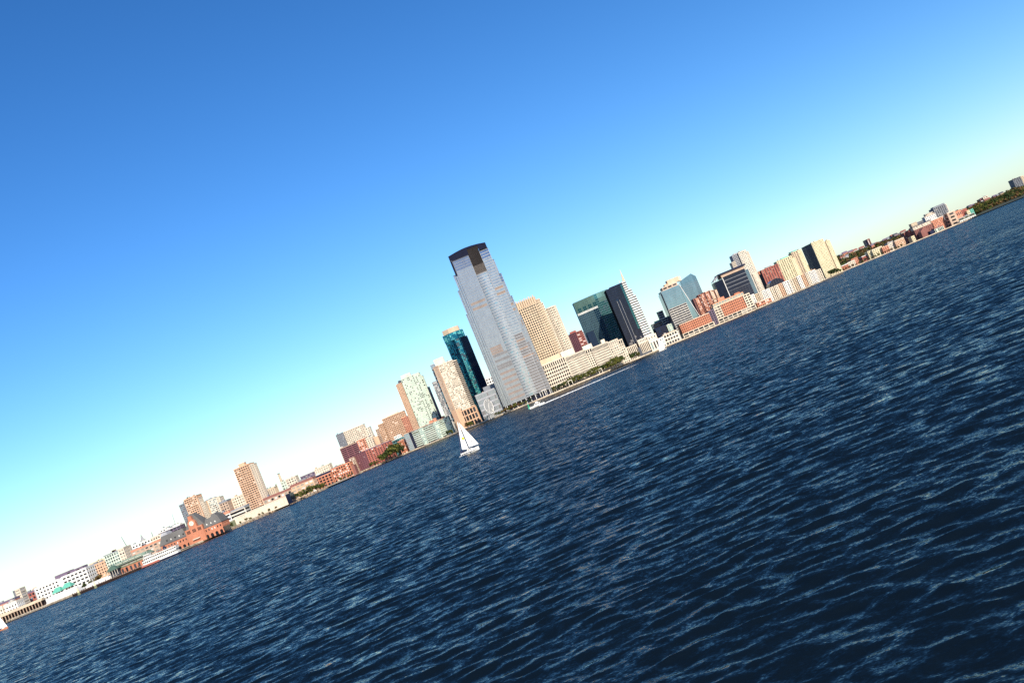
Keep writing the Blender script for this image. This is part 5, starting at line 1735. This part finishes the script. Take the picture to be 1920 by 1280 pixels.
def row(items, where, group, D, base=GZ - .1):
    """items: (x, kind, height[, depth offset]) from left to right"""
    for i, it in enumerate(sorted(items)):
        x, kind, h = it[:3]
        word = {'green': 'green', 'olive': 'olive green', 'dark': 'dark green', 'brown': 'brown autumn'}[kind]
        d = D + (it[3] if len(it) > 3 else 0)
        plant(kind, x, d, h, '%s tree, %s from the left %s' % (word, ORD[i], where), group, base, 1.15)

row([(543, 'brown', 8), (548, 'olive', 9, 6), (554, 'green', 8), (560, 'dark', 9), (566, 'olive', 8, -6), (571, 'green', 10), (577, 'green', 9, 5), (583, 'olive', 11), (589, 'green', 10), (596, 'dark', 10, 6), (602, 'green', 9), (608, 'olive', 8)],
    'beside the dark blue warehouse end', 'shore trees right of the warehouse', 1225)
row([(452, 'olive', 3.5), (463, 'brown', 4.5), (471, 'olive', 4), (487, 'brown', 4), (494, 'green', 4), (506, 'olive', 4.5), (519, 'brown', 4.2)], 'in front of the long cream warehouse wall', 'bushes along the warehouse wall', 1137)
row([(190, 'brown', 9), (184, 'brown', 7, 20), (160, 'green', 7), (172, 'olive', 6)], 'behind the white marquee', 'trees behind the marquee', 1080)
row([(476, 'dark', 9), (486, 'green', 8), (496, 'dark', 8), (506, 'olive', 8), (515, 'dark', 8)], 'behind the long cream warehouse roof', 'trees behind the warehouse', 1200)
row([(424, 'olive', 5), (430, 'olive', 6), (436, 'olive', 6)], 'between terminal and cream warehouse', 'trees right of the terminal', 1105)
row([(697, 'olive', 8), (703, 'green', 9), (709, 'brown', 8), (718, 'green', 15), (724, 'dark', 15, 6), (729, 'green', 17), (735, 'dark', 19, 5), (740, 'olive', 23), (746, 'olive', 24, 4), (751, 'green', 22, 8), (757, 'dark', 14)], 'before the red brick waterfront block', 'trees before the brick block', 1606)
row([(640, 'olive', 6), (648, 'brown', 5), (655, 'green', 5), (662, 'brown', 6)], 'on the shore below the orange brick block', 'trees below the orange brick block', 1475)
row([(843, 'dark', 9), (848, 'green', 8), (877, 'brown', 10), (882, 'olive', 9), (886, 'green', 8)], 'at the foot of the beige apartment tower', 'trees at the beige tower', 1560)
row([(932, 'olive', 7), (938, 'green', 6), (944, 'brown', 7), (950, 'brown', 8), (956, 'olive', 8), (962, 'brown', 9), (968, 'olive', 9), (974, 'brown', 8), (981, 'olive', 7), (988, 'green', 6), (996, 'dark', 6)],
    'along the quay under the grey skyscraper', 'trees under the skyscraper', 1466)
row([(1034, 'green', 9), (1040, 'olive', 9), (1047, 'dark', 9), (1053, 'dark', 10), (1059, 'dark', 10), (1066, 'green', 11), (1072, 'olive', 12), (1078, 'olive', 13), (1084, 'green', 13), (1090, 'olive', 13), (1096, 'green', 13), (1103, 'olive', 12), (1110, 'green', 12), (1118, 'green', 13), (1126, 'olive', 14), (1133, 'dark', 13),
     (1140, 'olive', 14), (1147, 'green', 14), (1156, 'green', 15), (1163, 'olive', 16), (1169, 'green', 15)], 'before the long cream office block', 'trees before the cream office block', 1489)
row([(1183, 'dark', 12), (1188, 'green', 13), (1193, 'dark', 11), (1199, 'olive', 9)], 'before the colonnade podium', 'trees before the podium', 1560)
row([(1546, 'dark', 9), (1559, 'dark', 15), (1564, 'dark', 12), (1569, 'dark', 14), (1573, 'green', 13), (1577, 'olive', 8)], 'at the foot of the big yellow slab', 'trees below the yellow slab', 2215)
far_row = [(1582 + 6.1 * i, ('olive', 'green', 'brown', 'dark')[(i * 7 + i // 3) % 4], 6 + (i * 5 % 4)) for i in range(19)]
row(far_row, 'on the far right shore below the ridge', 'trees on the far right shore', 2412)
pt = [(1826 + 5.0 * i, ('brown', 'olive', 'green', 'dark', 'brown')[(i * 3 + i // 4) % 5], 13 + (i * 7 % 6)) for i in range(20)]
row(pt, 'in the front row of the wooded point', 'trees on the wooded point', 2520)
pt2 = [(1833 + 6.4 * i, ('dark', 'olive', 'green', 'brown')[(i * 5 + i // 3) % 4], 22 + (i * 5 % 7)) for i in range(14)]
row(pt2, 'in the rear row of the wooded point', 'rear trees on the wooded point', 2570)

# ------------------------------------------------------------------ quay furniture
def portal(label, x, D, w, h):
    X, _ = at(x, ground_y(x, D, GZ), D)
    T = thing('portal_frame', label, 'frame', (X, D, GZ))
    for s in (-1, 1):
        mb = MB()
        mb.box(X + s * w / 2 - .4, X + s * w / 2 + .4, D - .4, D + .4, GZ, GZ + h)
        mb.build('post', wall('pale'), T)
    mb = MB()
    mb.box(X - w / 2 - .4, X + w / 2 + .4, D - .45, D + .45, GZ + h + .01, GZ + h + .9)
    mb.build('beam', wall('pale'), T)
portal('pale square portal frame at the right foot of the grey skyscraper', 1024, 1468, 6, 10)
portal('pale square portal frame among the trees before the cream office block', 1072, 1482, 6, 8)
portal('pale square portal frame left of the tall trees by the podium', 1128, 1484, 5, 7)

def lamp(i, x, D):
    X, _ = at(x, ground_y(x, D, GZ), D)
    T = thing('street_lamp', 'slim street lamp on the promenade, %s from the left' % ORD[i], 'street lamp', (X, D, GZ), 'street lamps on the promenade')
    mb = MB()
    mb.tube((X, D, GZ), (X, D, GZ + 7), .16, .1, 6)
    mb.build('post', wall('dark_grey'), T)
    mb = MB()
    mb.tube((X, D, GZ + 7.0), (X, D, GZ + 7.6), .45, .25, 6)
    mb.build('lamp_head', wall('white'), T)
for i in range(20):
    x = 862 + i * 18.5
    lamp(i, x, shore_depth(x) + 5)

def railing():
    mb = MB()
    pts = [p for p in SP if -200 < p[0] < 330]
    for (a, da), (b, db) in zip(pts[:-1], pts[1:]):
        mb.tube((a, da + 2.6, GZ + 1.3), (b, db + 2.6, GZ + 1.3), .06, n=4)
        for k in range(4):
            t = k / 4
            x, y = a + (b - a) * t, da + (db - da) * t + 2.6
            mb.tube((x, y, GZ), (x, y, GZ + 1.3), .05, n=4)
    o = mb.build('promenade_railing', wall('mid_grey'))
    tag(o, 'thin grey railing along the promenade edge under the towers', 'railing')
railing()

# rubble bank along the left shore
def rubble():
    mb = MB()
    rng = random.Random(9)
    for _ in range(1500):
        x = rng.uniform(405, 700)
        D = shore_depth(x) + rng.uniform(-2.5, 1.5)
        X, _ = at(x, ground_y(x, D, 1), D)
        z, s = rng.uniform(-.2, 1.5), rng.uniform(.5, 1.3)
        P = [(X + s * a * rng.uniform(.6, 1.1), D + s * b * rng.uniform(.6, 1.1), z + s * c * rng.uniform(.5, .9)) for a, b, c in
             ((-1, -1, -1), (1, -1, -1), (1, 1, -1), (-1, 1, -1), (-1, -1, 1), (1, -1, 1), (1, 1, 1), (-1, 1, 1))]
        mb.hexa(P, rng.randrange(3))
    o = mb.build('rubble_bank', [mat('rubble_tan', (.36, .27, .18), var=.4), mat('rubble_brown', (.20, .13, .09), var=.4), mat('rubble_grey', (.30, .27, .23), var=.4)], stuff=True)
    o['label'], o['category'] = 'bank of tan rubble stones along the left shore', 'rubble'
rubble()
def bank(name, label, xa, xb, off, w, z, col):
    mb = MB()
    for x in np.arange(xa, xb, 6):
        x2 = x + 6
        q = []
        for xx, o in ((x, off), (x2, off), (x2, off + w), (x, off + w)):
            D = shore_depth(xx) + o
            q.append((at(xx, ground_y(xx, D, z), D)[0], D, z + (0 if o == off else 1.2)))
        mb.quad(*q)
    o = mb.build(name, mat(name + '_soil', col, var=.4, scale=.05))
    o['kind'] = 'structure'
bank('grass_bank', '', 418, 690, 2.4, 16, GZ + .1, (.12, .11, .04))

# timber pier on the left
def pier():
    D = 930.0
    (x0, _), (x1, _) = at(140, ground_y(140, D), D), at(330, ground_y(330, D), D)
    T = thing('timber_pier', 'long dark timber pier under the train shed and ferry boat', 'pier', ((x0 + x1) / 2, D, 0))
    d = MB()
    d.box(x0, x1, D - 4, D + 42, 1.9, 2.5)
    d.build('deck', mat('finish_old_timber', (.10, .06, .045), var=.35), T)
    f = MB()
    f.box(x0, x1, D - 3, D - 2, -.5, 1.88)
    f.build('fender_wall', mat('finish_black_timber', (.025, .015, .014), var=.35), T)
    n = 46
    for i in range(n):
        x = x0 + (x1 - x0) * (i + .5) / n
        h = 3.2 if i % 3 else 4.4
        p = MB()
        p.tube((x, D - 4.4, -1), (x, D - 4.4, h), .34, .30, 6)
        p.build('pile', mat('finish_black_timber', (.025, .015, .014)), T)
pier()
def marker(label, x):
    D = 915.0
    X, _ = at(x, ground_y(x, D), D)
    T = thing('channel_marker', label, 'marker', (X, D, 0))
    mb = MB()
    mb.tube((X, D, -1), (X, D, 2.5), 1.5, 1.2, 7)
    mb.build('pile_cluster', wall('olive'), T)
    mb = MB()
    mb.tube((X, D, 2.52), (X, D, 6.5), 1.1, .35, 6)
    mb.build('cone', wall('yellow'), T)
marker('pale yellow channel marker before the white ferry hall', 149)
marker('pale yellow channel marker before the white marquee', 180)

# ------------------------------------------------------------------ ferry at the pier
def ferry():
    D = 915.0
    x0, x1 = at(259, 1057, D)[0], at(331, 1030, D)[0]
    L = x1 - x0
    T = thing('ferry_boat', 'white double deck ferry boat moored before the terminal', 'ferry', ((x0 + x1) / 2, D, 0))
    def outline(s, z, w):
        pts = [(x0 + L * a, D + 5 + w * b) for a, b in ((0.0 + s, 0), (.06 + s, -.6), (.14, -.95), (.9, -1), (1 - s * .3, -.8), (1 - s * .3, .8), (.9, 1), (.14, .95), (.06 + s, .6))]
        return pts
    h = MB()
    h.prism(outline(.02, 0, 4), -.6, 1.6, top=outline(0, 0, 4.6))
    h.build('hull', wall('navy'), T)
    h = MB()
    h.prism(outline(0, 0, 4.62), 1.62, 3.0)
    h.build('bulwark', wall('white'), T)
    rb = MB()
    rb.box(x0 + L * .05, x0 + L * .52, D + .1, D + .35, .9, 2.5)
    rb.build('rubbing_strake', wall('red_brick'), T)
    for a, b, z0, z1, y in ((.10, .97, 3.02, 5.6, 1.3), (.14, .99, 6.0, 8.4, 1.6)):
        block(T, rect(x0 + L * a, x0 + L * b, D + y, D + 9), z0, z1, 2.6, 1.9, 'white', [('dark', 3), ('dim', 1)], .5, .25, .15, .35, 'white')
    for z in (8.85,):
        r = MB()
        for i in range(14):
            xx = x0 + L * (.16 + .8 * i / 13)
            r.tube((xx, D + 1.5, z), (xx, D + 1.5, z + 1.1), .05, n=4)
        r.tube((x0 + L * .16, D + 1.5, z + 1.1), (x0 + L * .96, D + 1.5, z + 1.1), .06, n=4)
        r.build('railing', wall('white'), T)
    block(T, rect(x0 + L * .16, x0 + L * .30, D + 2.5, D + 7.5), 8.8, 11.2, 2.4, 1.4, 'white', [('dark', 1)], .45, .2, .15, .3)
    f = MB()
    f.tube((x0 + L * .7, D + 5, 8.8), (x0 + L * .68, D + 5, 12.2), 1.2, 1.0, 10)
    f.build('funnel', wall('navy'), T)
    m = MB()
    m.tube((x0 + L * .24, D + 5, 11.5), (x0 + L * .24, D + 5, 16), .12, .06, 5)
    m.build('mast', wall('white'), T)
ferry()

# ------------------------------------------------------------------ sailing boats
def sail_surface(mb, A, B, C, belly, n=9, thick=.03, mi=0):
    """triangular sail with corners A (head), B, C (foot), bulging along +Y by belly"""
    A, B, C = Vector(A), Vector(B), Vector(C)
    def P(i, j):
        u = i / n
        v = j / max(i, 1) if i else 0
        p = A.lerp(B, u).lerp(A.lerp(C, u), v) if i else A.copy()
        b = belly * math.sin(math.pi * v) * math.sin(math.pi * min(1, u * .9)) if i else 0
        return p + Vector((0, b, 0))
    for o in (0, thick):
        idx = {}
        for i in range(n + 1):
            for j in range(i + 1):
                idx[i, j] = len(mb.v)
                mb.v.append(tuple(P(i, j) + Vector((0, o, 0))))
        for i in range(n):
            for j in range(i + 1):
                mb.f.append((idx[i, j], idx[i + 1, j], idx[i + 1, j + 1]))
                mb.m.append(mi)
                if j < i:
                    mb.f.append((idx[i, j], idx[i + 1, j + 1], idx[i, j + 1]))
                    mb.m.append(mi)
    return P

SAIL = mat('sail_cloth', (.86, .85, .82), rough=.7, var=.04, scale=.5)

def hull_mesh(T, xs, xb, y, beam, free, hullm, deckm, name='hull'):
    """hull from stern x xs to bow x xb"""
    n = 14
    mb, dk = MB(), MB()
    rows = []
    for i in range(n + 1):
        t = i / n
        x = xs + (xb - xs) * t
        w = beam / 2 * (math.sin(math.pi * min(1, (.32 + .68 * t))) ** .6 if t < 1 else 0) * (1 if t < .9 else (1 - t) / .1 * .9 + .02)
        sheer = free * (1 + .35 * (t - .4) ** 2 + .2 * t)
        rows.append([(x, y - w, sheer), (x - .02, y - w * .9, sheer * .35), (x - .05, y - w * .45, -.25), (x - .05, y, -.4), (x - .05, y + w * .45, -.25), (x - .02, y + w * .9, sheer * .35), (x, y + w, sheer)])
    for i in range(n):
        for j in range(6):
            mb.quad(rows[i][j], rows[i + 1][j], rows[i + 1][j + 1], rows[i][j + 1])
        dk.quad(rows[i][0], rows[i][6], rows[i + 1][6], rows[i + 1][0])
    mb.poly([rows[0][j] for j in range(7)])
    mb.build(name, hullm, T, smooth=False)
    dk.build('deck', deckm, T)

def big_sailboat():
    D = 395.0
    P = lambda x, y, d=0: (at(x, y, D + d)[0], D + d, at(x, y, D + d)[1])
    bow, stern = P(898, 838)[0], P(864.5, 852)[0]
    T = thing('sailboat', 'white sailboat with two white sails and yellow patch before the towers', 'sailboat', ((bow + stern) / 2, D, 0))
    hull_mesh(T, stern, bow, D, 2.4, .95, wall('white'), wall('pale'))
    st = MB()
    st.box(stern + .35, bow - 1.1, D - 1.22, D - 1.17, .28, .46)
    st.build('boot_stripe', wall('navy'), T)
    cb = MB()
    cx = stern + (bow - stern) * .52
    cb.prism(rect(cx - 1.2, cx + 1.4, D - .75, D + .75), 1.0, 1.55, top=rect(cx - 1.0, cx + 1.0, D - .6, D + .6))
    c = cb.build('cabin', wall('white'), T)
    wnd = MB()
    wnd.box(cx - .8, cx + .8, D - .74, D - .70, 1.15, 1.38)
    wnd.build('window', GL['dark'](), c)
    dg = MB()
    dg.prism(rect(stern + .3, stern + 1.7, D - .9, D + .9), 1.0, 1.75, top=rect(stern + .4, stern + 1.5, D - .7, D + .7))
    dg.build('cockpit_cover', wall('navy'), T)
    head = P(857.2, 789.5)
    foot = (P(877.5, 838)[0], D, 1.5)
    mastm = mat('mast_alloy', (.6, .6, .6), rough=.35, metal=.8)
    mb = MB()
    mb.tube((foot[0], D, 1.0), (head[0] + .05, D, head[2] + .15), .09, .06, 8)
    mb.build('mast', mastm, T)
    clew = P(866.5, 842.5, -1.0)
    bm = MB()
    bm.tube((foot[0], D, foot[2] + .1), (clew[0], clew[1], clew[2] - .12), .07, .06, 6)
    bm.build('boom', mastm, T)
    s = MB()
    Pm = sail_surface(s, (head[0] - .05, D - .02, head[2]), clew, (foot[0] - .12, D - .05, foot[2] + .2), -.35)
    main = s.build('mainsail', SAIL, T)
    # yellow patch and small marks sewn on the mainsail
    def patch(par, Pf, i0, i1, j0, j1, m, nm):
        q = MB()
        K = 4
        for a in range(K):
            for b in range(K):
                u0, u1 = i0 + (i1 - i0) * a / K, i0 + (i1 - i0) * (a + 1) / K
                v0, v1 = j0 + (j1 - j0) * b / K, j0 + (j1 - j0) * (b + 1) / K
                pts = [Pf(u, v * u) + Vector((0, -.03, 0)) for u, v in ((u0, v0), (u1, v0), (u1, v1), (u0, v1))]
                q.quad(*[tuple(p) for p in pts])
        q.build(nm, m, par)
    patch(main, Pm, 5.2, 5.95, .42, .99, mat('sail_yellow', (.85, .62, .02), var=.05), 'yellow_patch')
    patch(main, Pm, 6.8, 7.05, .40, .52, wall('dark_grey'), 'mark')
    patch(main, Pm, 8.3, 8.5, .48, .85, wall('grey'), 'mark')
    patch(main, Pm, 3.2, 4.9, .62, .70, wall('grey'), 'mark')
    j = MB()
    tack = P(897.3, 831.5)
    Pj = sail_surface(j, (head[0] + .35, D - .1, head[2] - .55), (P(880, 837.5)[0], D - 1.0, P(880, 837.5)[2]), (tack[0], D, tack[2]), -.45)
    jib = j.build('jib', SAIL, T)
    patch(jib, Pj, 7.35, 7.6, .42, .68, wall('navy'), 'mark')
    fs = MB()
    fs.tube((head[0], D, head[2]), (bow - .1, D, 1.1), .02, n=4)
    fs.build('forestay', mastm, T)
    bs = MB()
    bs.tube((head[0], D, head[2]), (stern + .1, D, 1.0), .02, n=4)
    bs.build('backstay', mat('stay_red', (.25, .05, .03)), T)
    # foam along the waterline
    fm = MB()
    rng = random.Random(2)
    for i in range(60):
        t = rng.random()
        x = stern - .8 + (bow - stern + 1.0) * t
        y = D - 1.3 - rng.random() * 1.6
        s_ = rng.uniform(.12, .4)
        z = rng.uniform(.02, .16)
        fm.hexa([(x - s_, y - .12, -.1), (x + s_, y - .1, -.1), (x + s_, y + .12, -.1), (x - s_, y + .1, -.1), (x - s_ * .6, y - .06, z), (x + s_ * .5, y - .05, z), (x + s_ * .6, y + .06, z), (x - s_ * .5, y + .05, z)])
    o = fm.build('bow_foam', mat('foam', (.75, .76, .74), rough=.9, var=.1), stuff=True)
    o['label'], o['category'] = 'thin white foam along the waterline of the large sailboat', 'foam'
big_sailboat()

def small_sailboat(label, x, y, D, h, dirn, hullw, lean=0):
    X, _ = at(x, y, D)
    T = thing('sailboat', label, 'sailboat', (X, D, 0))
    L = h * .62
    s, b = (X - L / 2, X + L / 2) if dirn > 0 else (X + L / 2, X - L / 2)
    hull_mesh(T, s, b, D, L * .3, 1.0, wall(hullw), wall('pale'))
    mx = X + dirn * L * .08
    mb = MB()
    mb.tube((mx, D, .9), (mx + lean, D, h), .1, .06, 6)
    mb.build('mast', mat('mast_alloy', (.6, .6, .6)), T)
    q = MB()
    sail_surface(q, (mx + lean, D, h - .1), (mx - dirn * L * .42, D - .5, 2.0), (mx, D, 1.9), -.3, 7)
    q.build('mainsail', SAIL, T)
    q = MB()
    sail_surface(q, (mx + lean, D, h * .88), (mx + dirn * L * .05, D - .6, 1.7), (b - dirn * .3, D, 1.4), -.3, 7)
    q.build('jib', SAIL, T)
    c = MB()
    c.prism(rect(X - L * .16, X + L * .16, D - .6, D + .6), 1.0, 1.6, top=rect(X - L * .12, X + L * .10, D - .5, D + .5))
    c.build('cabin', wall('white'), T)
small_sailboat('small sailboat with red hull cut by the left edge', 5, 1174, 720, 11.5, 1, 'orange_brick', -.2)
small_sailboat('small all white sailboat near the quay right of the podium', 1243, 656, 1330, 17.5, -1, 'white', .2)

def motorboat():
    D = 905.0
    bow, stern = at(993.5, 765, D)[0], at(1021, 754, D)[0]
    T = thing('motorboat', 'white motorboat speeding left along the quay with long wake', 'motorboat', ((bow + stern) / 2, D, 0))
    hull_mesh(T, stern, bow, D, 4.0, 1.6, wall('white'), wall('pale'))
    L = stern - bow
    c = MB()
    c.prism(rect(bow + L * .28, bow + L * .72, D - 1.4, D + 1.4), 1.6, 3.4, top=rect(bow + L * .36, bow + L * .70, D - 1.2, D + 1.2))
    cc = c.build('cabin', wall('white'), T)
    w = MB()
    w.box(bow + L * .36, bow + L * .68, D - 1.45, D - 1.38, 2.4, 3.0)
    w.build('window', GL['dark'](), cc)
    f = MB()
    f.prism(rect(bow + L * .42, bow + L * .62, D - 1, D + 1), 3.42, 4.6, top=rect(bow + L * .46, bow + L * .6, D - .8, D + .8))
    f.build('flybridge', wall('white'), T)
    m = MB()
    m.tube((bow + L * .52, D, 4.6), (bow + L * .5, D, 8.5), .12, .06, 5)
    m.build('mast', wall('brown_brick'), T)
motorboat()

def wake():
    rng = random.Random(4)
    mb = MB()
    (x0, d0), (x1, d1) = (at(1012, 759, 903)[0], 903.0), (at(1198, 682, 1010)[0], 1010.0)
    n = 420
    for i in range(n):
        t = (i / n)
        dens = .8 if t < .55 else 1.0 - (t - .55) * 1.5
        if rng.random() > dens:
            continue
        x = x0 + (x1 - x0) * t + rng.uniform(-.4, .4)
        y = d0 + (d1 - d0) * (t ** 1.1) + rng.gauss(0, 1.4 + 2 * t)
        h = (.6 * (1 - t) ** 1.2 + .1) * rng.uniform(.5, 1.1) + (.9 if t < .04 else 0)
        s = rng.uniform(.4, .9) * (1 + .6 * t)
        w = rng.uniform(.6, 1.6)
        mb.hexa([(x - s, y - w, -.3), (x + s, y - w, -.3), (x + s, y + w, -.3), (x - s, y + w, -.3),
                 (x - s * .5, y - w * .4, h * rng.uniform(.6, 1)), (x + s * .6, y - w * .4, h), (x + s * .5, y + w * .4, h * .8), (x - s * .5, y + w * .5, h * rng.uniform(.6, 1))])
    o = mb.build('wake', mat('foam', (.75, .76, .74)), stuff=True)
    o['label'], o['category'] = 'long white wake trailing right behind the motorboat', 'wake'
wake()

def buoy():
    D = 960.0
    x, _ = at(991.5, 763, D)
    T = thing('channel_buoy', 'small green channel buoy just left of the motorboat', 'buoy', (x, D, 0))
    mb = MB()
    mb.tube((x, D, -.5), (x, D, 1.2), 1.3, 1.3, 10)
    mb.build('float', wall('copper_green'), T)
    mb = MB()
    mb.tube((x, D, 1.22), (x, D, 5.0), .9, .5, 8)
    mb.build('can', mat('finish_buoy_green', (.03, .30, .16)), T)
    mb = MB()
    mb.tube((x, D, 5.02), (x, D, 5.6), .25, .2, 6)
    mb.build('lantern', wall('white'), T)
buoy()
